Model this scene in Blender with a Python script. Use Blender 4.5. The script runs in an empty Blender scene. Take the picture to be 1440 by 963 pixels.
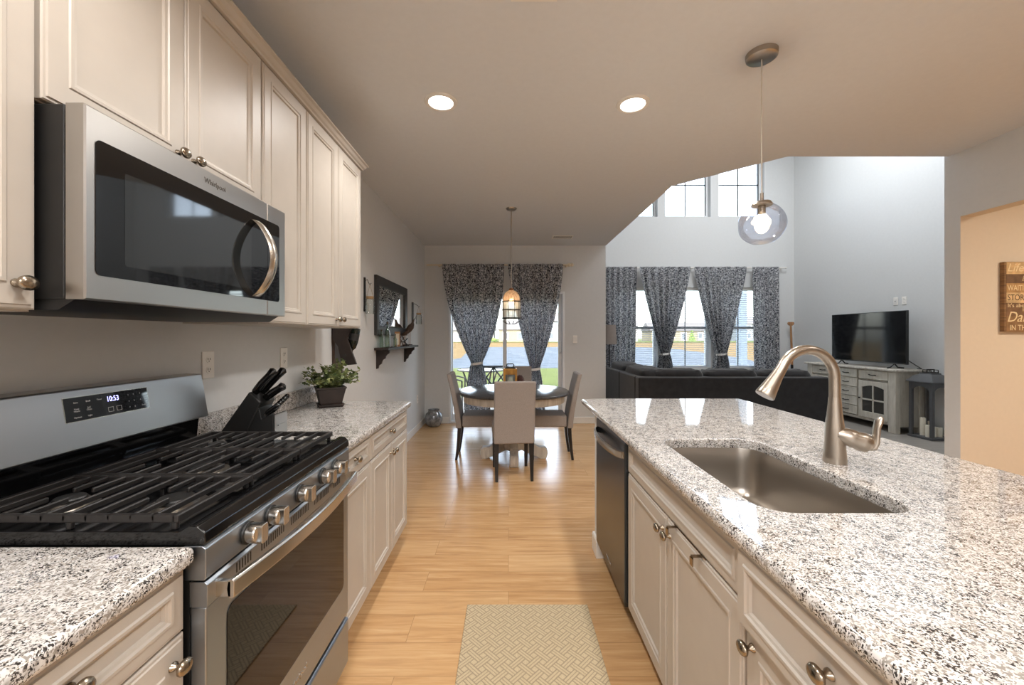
import bpy, bmesh, math, random
from mathutils import Vector, Matrix
random.seed(11)
S = bpy.context.scene
COL = S.collection
PI = math.pi

# ------------------------------------------------------------------ camera
CZ, F, VX, VY = 1.345, 570.0, 715.0, 472.5        # eye height, focal length in px, vanishing point in px
cd = bpy.data.cameras.new('camera')
cam = bpy.data.objects.new('camera', cd); COL.objects.link(cam)
cam.location = (0, 0, CZ); cam.rotation_euler = (PI/2, 0, 0)
cd.sensor_width = 36; cd.lens = 36*F/1440
cd.shift_x = (720-VX)/1440; cd.shift_y = -(481.5-VY)/1440
cd.clip_start = 0.02; cd.clip_end = 600
S.camera = cam
def X(px, y): return (px-VX)*y/F
def Z(py, y): return CZ-(py-VY)*y/F

# ------------------------------------------------------------------ world, sun, lights, exposure
w = bpy.data.worlds.new('sky'); S.world = w; w.use_nodes = True
nt = w.node_tree; nt.nodes.clear()
sky = nt.nodes.new('ShaderNodeTexSky'); sky.sky_type = 'NISHITA'; sky.sun_disc = False
sky.sun_elevation = math.radians(38); sky.sun_rotation = math.radians(200); sky.air_density = 1.0; sky.dust_density = 2.5; sky.ozone_density = 1.0
bg = nt.nodes.new('ShaderNodeBackground'); bg.inputs['Strength'].default_value = 1.35
hsv = nt.nodes.new('ShaderNodeHueSaturation'); hsv.inputs['Saturation'].default_value = 0.55
wo = nt.nodes.new('ShaderNodeOutputWorld')
nt.links.new(sky.outputs[0], hsv.inputs['Color']); nt.links.new(hsv.outputs[0], bg.inputs[0]); nt.links.new(bg.outputs[0], wo.inputs[0])

def light(name, kind, loc, energy, color=(1, 1, 1), size=0.1, rot=(0, 0, 0), size_y=None, spot=None):
    l = bpy.data.lights.new(name, kind); o = bpy.data.objects.new(name, l); COL.objects.link(o)
    o.location = loc; o.rotation_euler = rot; l.energy = energy; l.color = color
    if kind == 'AREA':
        l.size = size
        l.shape = 'RECTANGLE' if size_y else 'DISK'
        if size_y: l.size_y = size_y
    elif kind == 'SUN': l.angle = math.radians(2)
    else: l.shadow_soft_size = size
    if spot: l.spot_size = math.radians(spot); l.spot_blend = 0.6
    return o
light('sun', 'SUN', (0, -20, 30), 1.0, (1, .94, .84), rot=(math.radians(50), 0, math.radians(-24)))
WARM = (1.0, .965, .925); SOFT = (1.0, .985, .98)
# the two recessed lamps in view, then unseen spots added to brighten the kitchen
for (lx, ly, le) in ((-.40, 2.41, 26), (.748, 2.435, 26), (-.40, .55, 30), (.748, .55, 30), (-.40, -1.3, 30), (.748, -1.3, 30), (2.6, .55, 9), (2.6, -1.3, 12)):
    light('recessed_and_fill_spot', 'SPOT', (lx, ly, 2.70), le*1.75, WARM, .07, spot=150)
# soft area fill added behind the camera, standing for no known lamp
light('rear_fill_light', 'AREA', (.2, -2.2, 2.66), 70, SOFT, 1.6, size_y=1.2)
light('hall_light', 'AREA', (4.4, 1.2, 2.66), 46, (1, .86, .69), .5)
light('living_fill_light', 'AREA', (4.1, 5.7, 5.5), 95, (.96, .98, 1), 1.6)  # unseen fill, added to lift the living room walls
S.view_settings.view_transform = 'Standard'; S.view_settings.look = 'None'
S.view_settings.exposure = 0.37; S.view_settings.gamma = 1.0; S.view_settings.use_curve_mapping = False
S.cycles.use_denoising = True
try: S.cycles.denoiser = 'OPENIMAGEDENOISE'
except Exception: pass
S.cycles.caustics_reflective = False; S.cycles.caustics_refractive = False
S.cycles.sample_clamp_indirect = 4.0
S.cycles.max_bounces = 10; S.cycles.diffuse_bounces = 5; S.cycles.transparent_max_bounces = 16

# ------------------------------------------------------------------ mesh helpers
class B:
    """collects shapes in one bmesh; off is subtracted from every point (so world coordinates can be written for a thing at off)"""
    def __init__(s, off=(0, 0, 0), mat=None):
        s.bm = bmesh.new(); s.off = Vector(off); s.uv = None; s.m = mat
    def v(s, p):
        p = Vector(p)
        if s.m is not None: p = s.m @ p
        return s.bm.verts.new(p-s.off)
    def f(s, vs):
        try: return s.bm.faces.new(vs)
        except ValueError: return None
    def box(s, lo, hi):
        (a, b, c), (d, e, g) = lo, hi
        q = [s.v(p) for p in ((a, b, c), (d, b, c), (d, e, c), (a, e, c), (a, b, g), (d, b, g), (d, e, g), (a, e, g))]
        for i in ((0, 3, 2, 1), (4, 5, 6, 7), (0, 1, 5, 4), (1, 2, 6, 5), (2, 3, 7, 6), (3, 0, 4, 7)): s.f([q[k] for k in i])
        return s
    def loops(s, loops, cap0=True, cap1=True, close=True):
        L = [[s.v(p) for p in l] for l in loops]; n = len(L[0])
        for a, b in zip(L, L[1:]):
            for i in range(n if close else n-1):
                j = (i+1) % n; s.f((a[i], a[j], b[j], b[i]))
        if cap0: s.f(list(reversed(L[0])))
        if cap1: s.f(L[-1])
        return s
    def cyl(s, p0, p1, r0, r1=None, n=20):
        return s.tube([p0, p1], [r0, r0 if r1 is None else r1], n)
    def tube(s, pts, r, n=12, cap=True, flat=None):
        pts = [Vector(p) for p in pts]; rr = r if isinstance(r, (list, tuple)) else [r]*len(pts)
        loops = []; ref = None
        for i, p in enumerate(pts):
            t = (pts[min(i+1, len(pts)-1)]-pts[max(i-1, 0)]).normalized()
            if ref is None: ref = Vector((0, 0, 1)) if abs(t.z) < .9 else Vector((1, 0, 0))
            a = (ref-t*ref.dot(t)).normalized(); b = t.cross(a); ref = a
            fx, fy = flat or (1, 1)
            loops.append([p+(a*math.cos(2*PI*k/n)*fx+b*math.sin(2*PI*k/n)*fy)*rr[i] for k in range(n)])
        return s.loops(loops, cap, cap)
    def lathe(s, prof, c=(0, 0, 0), axis='z', n=28, cap=True, sx=1, sy=1):
        c = Vector(c); loops = []
        for r, h in prof:
            l = []
            for k in range(n):
                u, w_ = r*sx*math.cos(2*PI*k/n), r*sy*math.sin(2*PI*k/n)
                l.append(c+(Vector((u, w_, h)) if axis == 'z' else Vector((u, h, w_)) if axis == 'y' else Vector((h, u, w_))))
            loops.append(l)
        return s.loops(loops, cap, cap)
    def prism(s, poly, h0, h1, axis='z'):
        m = {'z': lambda a, b, h: (a, b, h), 'y': lambda a, b, h: (a, h, b), 'x': lambda a, b, h: (h, a, b)}[axis]
        return s.loops([[m(a, b, h0) for a, b in poly], [m(a, b, h1) for a, b in poly]])
    def ball(s, c, rx, ry=None, rz=None, n=20, m=12):
        ry = ry or rx; rz = rz or rx; c = Vector(c); loops = []
        for i in range(m+1):
            t = PI*(i/m)*.998+.003
            loops.append([c+Vector((rx*math.sin(t)*math.cos(2*PI*k/n), ry*math.sin(t)*math.sin(2*PI*k/n), -rz*math.cos(t))) for k in range(n)])
        return s.loops(loops)
    def rings(s, u0, u1, v0, v1, prof, fn, cap0=True, cap1=True):
        """concentric rectangles: prof = [(inset, out)], fn(u, v, out) -> point"""
        return s.loops([[fn(u0+i, v0+i, o), fn(u1-i, v0+i, o), fn(u1-i, v1-i, o), fn(u0+i, v1-i, o)] for i, o in prof], cap0, cap1)
    def build(s, name, mat, parent=None, bevel=0, seg=2, smooth=40, subsurf=0, loc=None):
        bmesh.ops.recalc_face_normals(s.bm, faces=s.bm.faces[:])
        me = bpy.data.meshes.new(name); s.bm.to_mesh(me); s.bm.free()
        return finish(name, me, mat, parent, bevel, seg, smooth, subsurf, loc)
def finish(name, me, mat, parent=None, bevel=0, seg=2, smooth=40, subsurf=0, loc=None):
    o = bpy.data.objects.new(name, me); COL.objects.link(o)
    for m_ in (mat if isinstance(mat, (list, tuple)) else [mat]): me.materials.append(m_)
    if smooth:
        me.polygons.foreach_set('use_smooth', [True]*len(me.polygons))
        try: me.set_sharp_from_angle(angle=math.radians(smooth))
        except Exception: pass
    if parent: o.parent = parent
    if loc: o.location = loc
    if bevel:
        b = o.modifiers.new('edge', 'BEVEL'); b.width = bevel; b.segments = seg; b.limit_method = 'ANGLE'; b.angle_limit = math.radians(35); b.harden_normals = False
        if not subsurf: wn_ = o.modifiers.new('even', 'WEIGHTED_NORMAL'); wn_.keep_sharp = True
    if subsurf:
        b = o.modifiers.new('round', 'SUBSURF'); b.levels = subsurf; b.render_levels = subsurf
    return o
def text_build(name, body, size, mat, parent, mat4, extrude=.0006, align='CENTER', sx=1.0):
    c = bpy.data.curves.new(name, 'FONT'); c.body = body; c.size = size; c.extrude = extrude; c.align_x = align; c.align_y = 'CENTER'; c.resolution_u = 3
    t = bpy.data.objects.new('lettering_tmp', c); COL.objects.link(t)
    bpy.context.view_layer.update()
    me = bpy.data.meshes.new_from_object(t.evaluated_get(bpy.context.evaluated_depsgraph_get()))
    bpy.data.objects.remove(t); bpy.data.curves.remove(c)
    me.transform(mat4 @ Matrix.Diagonal((sx, 1, 1, 1)))
    me.materials.clear(); me.name = name
    return finish(name, me, mat, parent, smooth=0)
def tag(o, label, cat, group=None, kind=None):
    o['label'] = label; o['category'] = cat
    if group: o['group'] = group
    if kind: o['kind'] = kind
    return o
def thing(name, label, cat, loc=(0, 0, 0), rotz=0, group=None):
    o = bpy.data.objects.new(name, None); COL.objects.link(o); o.empty_display_size = .05
    o.location = loc; o.rotation_euler = (0, 0, rotz)
    return tag(o, label, cat, group)
def struct(o, label=None):
    o['kind'] = 'structure'
    if label: o['label'] = label
    return o
def dup(root, loc, rotz=None, label=None):
    def cp(o, par):
        c = o.copy(); COL.objects.link(c); c.parent = par
        for ch in list(o.children): cp(ch, c)
        return c
    r = cp(root, None); r.location = loc
    if rotz is not None: r.rotation_euler = (0, 0, rotz)
    if label: r['label'] = label
    return r
def part_label(o, l): o['label'] = l; return o

# ------------------------------------------------------------------ materials
def lin(h):
    c = [int(h[i:i+2], 16)/255 for i in (0, 2, 4)]
    return tuple(x/12.92 if x <= .04045 else ((x+.055)/1.055)**2.4 for x in c)
class N:
    def __init__(s, name):
        s.mat = bpy.data.materials.new(name); s.mat.use_nodes = True; s.t = s.mat.node_tree
        s.b = s.t.nodes['Principled BSDF']; s.out = s.t.nodes['Material Output']
    def n(s, kind, **kw):
        x = s.t.nodes.new('ShaderNode'+kind)
        for k, v in kw.items(): setattr(x, k, v)
        return x
    def set(s, sock, v):
        if hasattr(v, 'is_output'): s.t.links.new(v, sock)
        else: sock.default_value = (*v, 1) if isinstance(v, tuple) and len(v) == 3 and sock.type == 'RGBA' else v
    def p(s, **kw):
        for k, v in kw.items(): s.set(s.b.inputs[k.replace('_', ' ')], v)
        return s
    def math(s, op, a, b=0.0, c=None):
        x = s.n('Math', operation=op); s.set(x.inputs[0], a); s.set(x.inputs[1], b)
        if c is not None: s.set(x.inputs[2], c)
        return x.outputs[0]
    def coord(s, kind='Object', scale=(1, 1, 1), rot=(0, 0, 0)):
        c = s.n('TexCoord').outputs[kind]; m = s.n('Mapping'); m.inputs['Scale'].default_value = scale; m.inputs['Rotation'].default_value = rot
        s.t.links.new(c, m.inputs[0]); return m.outputs[0]
    def noise(s, vec, scale, detail=3, rough=.5, dist=0):
        x = s.n('TexNoise'); s.set(x.inputs['Vector'], vec); x.inputs['Scale'].default_value = scale; x.inputs['Detail'].default_value = detail
        x.inputs['Roughness'].default_value = rough; x.inputs['Distortion'].default_value = dist; return x.outputs['Fac']
    def ramp(s, fac, stops, interp='LINEAR'):
        x = s.n('ValToRGB'); x.color_ramp.interpolation = interp; e = x.color_ramp.elements
        while len(e) < len(stops): e.new(.5)
        for k, (p_, c) in zip(e, stops): k.position = p_; k.color = (*c, 1)
        s.t.links.new(fac, x.inputs[0]); return x.outputs[0]
    def mix(s, fac, a, b, mode='MIX'):
        x = s.n('Mix', data_type='RGBA', blend_type=mode); s.set(x.inputs[0], fac); s.set(x.inputs[6], a); s.set(x.inputs[7], b); return x.outputs[2]
    def bump(s, h, strength=.2, dist=.002):
        x = s.n('Bump'); x.inputs['Strength'].default_value = strength; x.inputs['Distance'].default_value = dist; s.t.links.new(h, x.inputs['Height'])
        s.t.links.new(x.outputs[0], s.b.inputs['Normal']); return s
def flat(name, col, rough=.5, metal=0, spec=.5, var=.04, scale=30, **kw):
    m = N(name); c = lin(col)
    n_ = m.noise(m.coord(), scale, 2)
    d = tuple(max(0, x*(1-var)) for x in c); u = tuple(min(1, x*(1+var)) for x in c)
    m.p(Base_Color=m.ramp(n_, [(.3, d), (.7, u)]), Roughness=rough, Metallic=metal, Specular_IOR_Level=spec, **kw)
    return m.mat
def steel(name, col, rough=.28, axis=(2, 2, 200)):
    m = N(name); c = lin(col)
    m.p(Base_Color=c, Metallic=1.0, Roughness=rough)
    return m.mat
def emit(name, col, strength):
    m = N(name); m.p(Base_Color=(0., 0., 0.), Emission_Color=col, Emission_Strength=strength); return m.mat
def glass(name, tint=(1, 1, 1), refl=.08, rough=.0, bump=0, fres=.8, milk=0, milkcol=(.9, .9, .88)):
    """thin clear pane: passes light straight through and mirrors a little"""
    m = N(name); m.t.nodes.remove(m.b)
    tr = m.n('BsdfTransparent'); tr.inputs[0].default_value = (*tint, 1)
    gl = m.n('BsdfGlossy'); gl.inputs['Roughness'].default_value = rough
    fr = m.n('LayerWeight'); fr.inputs['Blend'].default_value = .25
    fac = m.math('MULTIPLY_ADD', fr.outputs['Fresnel'], fres, refl*.3)
    mx = m.n('MixShader'); m.t.links.new(fac, mx.inputs[0]); m.t.links.new(tr.outputs[0], mx.inputs[1]); m.t.links.new(gl.outputs[0], mx.inputs[2])
    if bump:
        b = m.n('Bump'); b.inputs['Strength'].default_value = bump; b.inputs['Distance'].default_value = .01
        m.t.links.new(m.noise(m.coord(), 18, 1), b.inputs['Height'])
        m.t.links.new(b.outputs[0], gl.inputs['Normal']); m.t.links.new(b.outputs[0], fr.inputs['Normal'])
    last = mx
    if milk:
        df = m.n('BsdfDiffuse'); df.inputs[0].default_value = (*milkcol, 1); tl = m.n('BsdfTranslucent'); tl.inputs[0].default_value = (*milkcol, 1)
        m1 = m.n('MixShader'); m1.inputs[0].default_value = .6; m.t.links.new(df.outputs[0], m1.inputs[1]); m.t.links.new(tl.outputs[0], m1.inputs[2])
        last = m.n('MixShader'); rib = m.noise(m.coord(scale=(60, 60, 3)), 1.5, 2); m.t.links.new(m.math('MULTIPLY', rib, milk*2), last.inputs[0]); m.t.links.new(mx.outputs[0], last.inputs[1]); m.t.links.new(m1.outputs[0], last.inputs[2])
    m.t.links.new(last.outputs[0], m.out.inputs[0]); return m.mat

M = {}
M['wall'] = flat('wall_paint', 'D5D6D6', .75, var=.012, spec=.25)
M['ceiling'] = flat('ceiling_paint', 'DADDE1', .85, var=.012, spec=.15)
M['hallwall'] = flat('hall_paint', 'D9CDBC', .75, var=.012, spec=.25)
M['white'] = flat('white_trim', 'E6E4E0', .45, var=.01)
M['vinyl'] = flat('white_vinyl', 'E4E6E8', .4, var=.01)
M['cab'] = flat('greige_cabinet_paint', 'BDB5AB', .42, var=.02, scale=14)
M['kick'] = flat('toe_kick', '7A7066', .7)
M['nickel'] = steel('brushed_nickel', 'B0A79C', .31, (60, 60, 4))
M['knob'] = steel('pewter_knob', '9C9080', .24, (8, 8, 8))
M['steel'] = steel('stainless_steel', 'B1AFAC', .30, (1, 1, 60))
M['steelh'] = steel('stainless_handle', 'C6C1B9', .24, (1, 1, 40))
M['sink'] = steel('satin_sink_steel', 'B3ADA5', .30, (60, 2, 2))
M['steelr'] = steel('range_stainless', '9DA4AC', .36); M['steelg'] = steel('guard_stainless', 'ABACAE', .33)
M['darksteel'] = steel('dark_stainless', '5E666F', .26, (1, 1, 60))
M['blackg'] = flat('black_enamel', '0B0B0C', .12, spec=.5, var=.1)
M['blackglass'] = flat('black_glass', '0C0C0D', .03, spec=.6, var=.05)
M['meshglass'] = flat('screened_glass', '242627', .05, spec=.6, var=.05)
M['ovenglass'] = flat('oven_glass', '14110F', .03, spec=.32, var=.05)
M['blackm'] = flat('black_metal', '171717', .45, var=.1)
M['iron'] = flat('cast_iron', '1B1817', .48, var=.15, scale=60)
M['burner'] = steel('burner_aluminium', '9A948C', .35, (8, 8, 8))
M['plastic'] = flat('white_plastic', 'F0ECE6', .35, var=.01)
M['slot'] = flat('outlet_slot', '2A2826', .6)
M['chairfab'] = flat('grey_linen', '978F8A', .95, var=.14, scale=260, spec=.1)
M['chairleg'] = flat('black_wood', '191615', .35, var=.1)
M['sofa'] = flat('charcoal_velvet', '2F2E2F', .9, var=.18, scale=12, spec=.15, Sheen_Weight=.25)
M['copper'] = steel('copper', 'B98262', .3, (10, 10, 10))
M['bronze'] = flat('dark_bronze', '2B2622', .4, metal=.6)
M['cream'] = flat('cream_metal', 'D9CDB6', .45)
M['darkwood'] = flat('espresso_wood', '2A201C', .5, var=.25, scale=18)
M['brown'] = flat('brown_wood', '4A382C', .55, var=.25, scale=18)
M['rope'] = flat('twine', '9A7D5B', .9)
M['lens'] = emit('lamp_lens', (1, .93, .82), 9.0)
M['bulb'] = emit('bulb_glow', (1, .74, .45), 12.0)
M['digits'] = emit('clock_digits', (.42, .42, 1.0), 3.0)
M['print'] = flat('panel_print', 'B5B5B5', .5)
M['pane'] = glass('window_pane', (.97, .985, .985), .06)
M['clear'] = glass('clear_glass', (.9, .93, .92), .15)
M['bottle'] = glass('green_glass', (.66, .78, .70), .15)
M['globe'] = glass('tinted_globe_glass', (.90, .93, 1.0), .25, bump=.5, fres=.45)
M['seeded'] = glass('seeded_glass', (.95, .96, .96), .15, milk=.38)
M['amberglass'] = glass('amber_dome_glass', (.97, .86, .74), .2, milk=.5, milkcol=(.84, .70, .58))
M['candle'] = flat('ivory_wax', 'EDE7D6', .6, var=.02)
M['lanterngrey'] = flat('grey_lantern_paint', '515254', .55)
M['screen'] = flat('tv_screen', '07080A', .08, spec=.6)
M['sill'] = M['white']

def granite():
    m = N('granite'); co = m.coord()
    wob = m.n('TexNoise'); wob.inputs['Scale'].default_value = 90; wob.inputs['Detail'].default_value = 2; m.set(wob.inputs['Vector'], co)
    ad = m.n('VectorMath', operation='MULTIPLY_ADD'); m.t.links.new(wob.outputs['Color'], ad.inputs[0]); ad.inputs[1].default_value = (.008, .008, .008); m.t.links.new(co, ad.inputs[2])
    def vor(scale):
        v = m.n('TexVoronoi'); v.inputs['Scale'].default_value = scale; m.t.links.new(ad.outputs[0], v.inputs['Vector'])
        sp = m.n('SeparateColor'); m.t.links.new(v.outputs['Color'], sp.inputs[0]); return sp.outputs
    a, b = vor(330), vor(560)
    cl = m.noise(co, 42, 3)                       # crystals gather in clusters
    cl2 = m.noise(co, 18, 2)
    white = m.ramp(m.noise(co, 70, 3), [(.3, lin('B7B3AF')), (.6, lin('DAD7D4'))])
    g = m.math('ADD', a[0], m.math('MULTIPLY', m.math('SUBTRACT', cl, .5), .9))
    c1 = m.mix(m.math('LESS_THAN', g, .22), white, lin('938D86'))
    t = m.math('ADD', a[1], m.math('MULTIPLY', m.math('SUBTRACT', cl2, .5), .8))
    c2 = m.mix(m.math('LESS_THAN', t, .13), c1, lin('A39B92'))
    k = m.math('ADD', a[2], m.math('MULTIPLY', m.math('SUBTRACT', cl, .5), -1.3))
    c3 = m.mix(m.math('LESS_THAN', k, .12), c2, lin('35312F'))
    k2 = m.math('ADD', b[0], m.math('MULTIPLY', m.math('SUBTRACT', cl, .5), -.9))
    c4 = m.mix(m.math('LESS_THAN', k2, .085), c3, lin('4A4542'))
    m.p(Base_Color=c4, Roughness=.045, Specular_IOR_Level=.8); return m.mat
M['granite'] = granite()

def planks(name, c1, c2, c3, rough):
    m = N(name); co = m.coord()
    br = m.n('TexBrick'); m.t.links.new(co, br.inputs['Vector'])
    br.offset = .37; br.inputs['Scale'].default_value = 1; br.inputs['Brick Width'].default_value = 1.22; br.inputs['Row Height'].default_value = .178
    br.inputs['Mortar Size'].default_value = .0012; br.inputs['Mortar Smooth'].default_value = .3; br.inputs['Bias'].default_value = 0
    br.inputs['Color1'].default_value = (0, 0, 0, 1); br.inputs['Color2'].default_value = (1, 1, 1, 1); br.inputs['Mortar'].default_value = (.5, .5, .5, 1)
    st = m.n('Mapping'); st.inputs['Scale'].default_value = (1.1, 15, 1); m.t.links.new(co, st.inputs[0])
    sh = m.n('VectorMath', operation='MULTIPLY_ADD'); m.t.links.new(br.outputs['Color'], sh.inputs[0]); sh.inputs[1].default_value = (7, 3, 0); m.t.links.new(st.outputs[0], sh.inputs[2])
    g1 = m.noise(sh.outputs[0], 2.2, 5, .6, .6); g2 = m.noise(sh.outputs[0], 9, 3, .6)
    col = m.ramp(g1, [(.28, c1), (.5, c2), (.72, c3)])
    col = m.mix(m.math('MULTIPLY', m.math('SUBTRACT', 1.0, g2), .35), col, c1, 'MULTIPLY')
    bw = m.n('RGBToBW'); m.t.links.new(br.outputs['Color'], bw.inputs[0])
    col = m.mix(m.math('MULTIPLY_ADD', bw.outputs[0], .35, 0), col, c3)
    col = m.mix(m.math('MULTIPLY', br.outputs['Fac'], .55), col, tuple(x*.35 for x in c1))
    m.p(Base_Color=col, Roughness=m.math('MULTIPLY_ADD', g2, .12, rough-.06), Specular_IOR_Level=.5)
    return m.bump(g2, .05, .001).mat
M['floor'] = planks('oak_planks', lin('AD845A'), lin('CAA171'), lin('DAB78A'), .23)
M['floorgrey'] = planks('grey_planks', lin('7C7670'), lin('99938C'), lin('AFA9A2'), .34)

def rugmat():
    m = N('rug_weave'); co = m.coord(scale=(20, 20, 20), rot=(0, 0, math.radians(45)))
    sp = m.n('SeparateXYZ'); m.t.links.new(co, sp.inputs[0]); u, v = sp.outputs[0], sp.outputs[1]
    i, j = m.math('ROUND', u), m.math('ROUND', v)
    a, b = m.math('ABSOLUTE', m.math('SUBTRACT', u, i)), m.math('ABSOLUTE', m.math('SUBTRACT', v, j))
    par = m.math('ABSOLUTE', m.math('MODULO', m.math('ADD', i, j), 2.0))
    par = m.math('GREATER_THAN', par, .5)
    def sel(x, y): return m.math('ADD', m.math('MULTIPLY', par, y), m.math('MULTIPLY', m.math('SUBTRACT', 1.0, par), x))
    A, Bq = sel(a, b), sel(b, a)
    inside = m.math('LESS_THAN', Bq, .25)
    t = .045
    e = m.math('LESS_THAN', m.math('ABSOLUTE', m.math('SUBTRACT', Bq, .25)), t)
    l1 = m.math('MULTIPLY', inside, m.math('LESS_THAN', Bq, t*.7))
    o_ = m.math('SUBTRACT', 1.0, inside)
    l2 = m.math('MULTIPLY', o_, m.math('MAXIMUM', m.math('LESS_THAN', m.math('ABSOLUTE', m.math('SUBTRACT', A, .25)), t), m.math('LESS_THAN', A, t*.7)))
    line = m.math('MAXIMUM', e, m.math('MAXIMUM', l1, l2))
    fuzz = m.noise(m.coord(), 240, 2)
    tan = m.ramp(fuzz, [(.3, lin('B5A486')), (.7, lin('CBBA9A'))])
    m.p(Base_Color=m.mix(line, tan, lin('9D8D76')), Roughness=.95, Specular_IOR_Level=.1)
    return m.bump(m.math('SUBTRACT', fuzz, line), .5, .003).mat
M['rug'] = rugmat()

def clothmat():
    m = N('navy_print_cloth'); uv = m.n('TexCoord').outputs['UV']
    n_ = m.noise(uv, 38, 1.2, .5, .4); n2 = m.noise(uv, 26, 1, .5, 0)
    ridge = m.math('ABSOLUTE', m.math('SUBTRACT', n_, .5))
    f1 = m.math('LESS_THAN', ridge, .042)
    f2 = m.math('LESS_THAN', m.math('ABSOLUTE', m.math('SUBTRACT', n2, .44)), .022)
    fac = m.math('MAXIMUM', f1, f2)
    col = m.mix(fac, lin('191D2C'), lin('D9DADD'))
    m.t.nodes.remove(m.b)
    d = m.n('BsdfDiffuse'); tl = m.n('BsdfTranslucent'); mx = m.n('MixShader'); mx.inputs[0].default_value = .27
    m.t.links.new(col, d.inputs[0]); m.t.links.new(col, tl.inputs[0]); m.t.links.new(d.outputs[0], mx.inputs[1]); m.t.links.new(tl.outputs[0], mx.inputs[2])
    m.t.links.new(mx.outputs[0], m.out.inputs[0]); return m.mat
M['curtain'] = clothmat()

def woodmat(name, c1, c2, scale=(3, 30, 3), rough=.5, k=3):
    m = N(name); g = m.noise(m.coord(scale=scale), k, 4, .6, .8)
    m.p(Base_Color=m.ramp(g, [(.3, c1), (.7, c2)]), Roughness=rough); return m.mat
M['tabletop'] = woodmat('dark_table_top', lin('2C2A2B'), lin('4A4747'), (1.5, 26, 3), .22)
M['whitewash'] = woodmat('white_distressed_wood', lin('A79F94'), lin('D6D0C6'), (6, 6, 1.2), .6)
M['antique'] = woodmat('antique_white_wood', lin('B9B2A4'), lin('D2CCBF'), (8, 8, 1.5), .6)
M['oak'] = woodmat('light_oar_wood', lin('8C6140'), lin('B98B5F'), (12, 12, 1), .5)
M['signwood'] = woodmat('sign_wood', lin('5E4430'), lin('9B774F'), (2, 2, 22), .7)
M['amberwood'] = woodmat('amber_wood', lin('8A5A1E'), lin('BF8A35'), (9, 9, 2), .5)

# ================================================================== THE SETTING
XL, YB, XR, YH, XTV, YL, CH = -1.294, 6.25, 3.42, 3.067, 5.74, 8.14, 2.74
def wall_holes(b, y0, y1, u0, u1, z0, z1, holes):
    us = sorted({u0, u1, *[h[0] for h in holes], *[h[1] for h in holes]}); zs = sorted({z0, z1, *[h[2] for h in holes], *[h[3] for h in holes]})
    for a, c in zip(us, us[1:]):
        for d, e in zip(zs, zs[1:]):
            um, zm = (a+c)/2, (d+e)/2
            if any(h[0] < um < h[1] and h[2] < zm < h[3] for h in holes): continue
            b.box((a, y0, d), (c, y1, e))
    bmesh.ops.remove_doubles(b.bm, verts=b.bm.verts[:], dist=1e-5)
    seen = {}                                     # drop the inner walls between cells
    for f in b.bm.faces[:]:
        seen.setdefault(tuple(round(x, 4) for x in f.calc_center_median()), []).append(f)
    for l in seen.values():
        if len(l) > 1: bmesh.ops.delete(b.bm, geom=l, context='FACES_ONLY')
b = B(); b.box((-1.44, -3.3, -.12), (7.2, 3.15, 0)); b.box((-1.44, 3.15, -.12), (1.5, 6.45, 0)); struct(b.build('floor', M['floor'], smooth=0))
b = B(); b.box((1.5, 3.15, -.12), (5.9, 8.34, 0)); struct(b.build('floor_living', M['floorgrey'], smooth=0))
b = B(); b.box((-1.44, -3.3, 0), (XL, 6.45, CH)); struct(b.build('wall_left', M['wall'], smooth=0))
DX0, DX1, DZ = X(631, YB), X(794, YB), 2.03
b = B(); wall_holes(b, YB, 6.45, XL, 1.50, 0, CH, [(DX0, DX1, 0, DZ)]); struct(b.build('wall_back', M['wall'], smooth=0))
b = B(); b.box((1.38, 6.45, 0), (1.50, 8.34, 5.6)); struct(b.build('wall_return', M['wall'], smooth=0))
b = B(); b.box((-1.44, -3.42, 0), (7.2, -3.3, 5.6)); struct(b.build('wall_rear', M['wall'], smooth=0))
b = B(); b.box((7.2, -3.42, 0), (7.3, 3.18, 5.6)); struct(b.build('wall_right', M['hallwall'], smooth=0))
poly = [(-1.44, -3.3), (7.2, -3.3), (7.2, 3.15), (2.17, 3.15), (1.52, 3.77), (1.50, 6.45), (-1.44, 6.45)]
b = B(); b.prism(poly, CH, CH+.3); struct(b.build('ceiling', M['ceiling'], smooth=0))
b = B(); b.prism(poly, CH+.3, 5.6); struct(b.build('wall_loft', M['wall'], smooth=0))
b = B(); b.box((1.38, 3.1, 5.6), (7.2, 8.34, 5.7)); struct(b.build('ceiling_living', M['ceiling'], smooth=0))
b = B(); b.box((XR, YH, 0), (7.2, YH+.113, CH)); b.box((XR, YH+.083, CH), (7.2, YH+.113, 5.6)); hw = struct(b.build('wall_hall', [M['wall'], M['hallwall']], smooth=0))
for f in hw.data.polygons:
    if f.normal.y < -.9: f.material_index = 1
b = B(); b.box((XR, -3.3, 2.25), (XR+.113, YH, CH)); hh = struct(b.build('wall_header', [M['wall'], M['hallwall']], smooth=0))
for f in hh.data.polygons:
    if f.normal.x > .9 or f.normal.z < -.9: f.material_index = 1
b = B(); b.box((XTV, YH+.113, 0), (5.9, 8.34, 5.6)); struct(b.build('wall_television', M['wall'], smooth=0))
# living room window wall: three double hung windows and three upper windows over them
WC = [X(893, YL), X(967.5, YL), X(1043, YL)]; WW = .914
LZ0, LZ1, UZ0, UZ1 = .70, 2.32, Z(304.8, YL), 5.12
holes = [(c-WW/2, c+WW/2, a, d) for c in WC for a, d in ((LZ0, LZ1), (UZ0, UZ1))]
b = B(); wall_holes(b, YL, 8.34, 1.50, XTV, 0, 5.6, holes); struct(b.build('wall_window', M['wall'], smooth=0))
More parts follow.
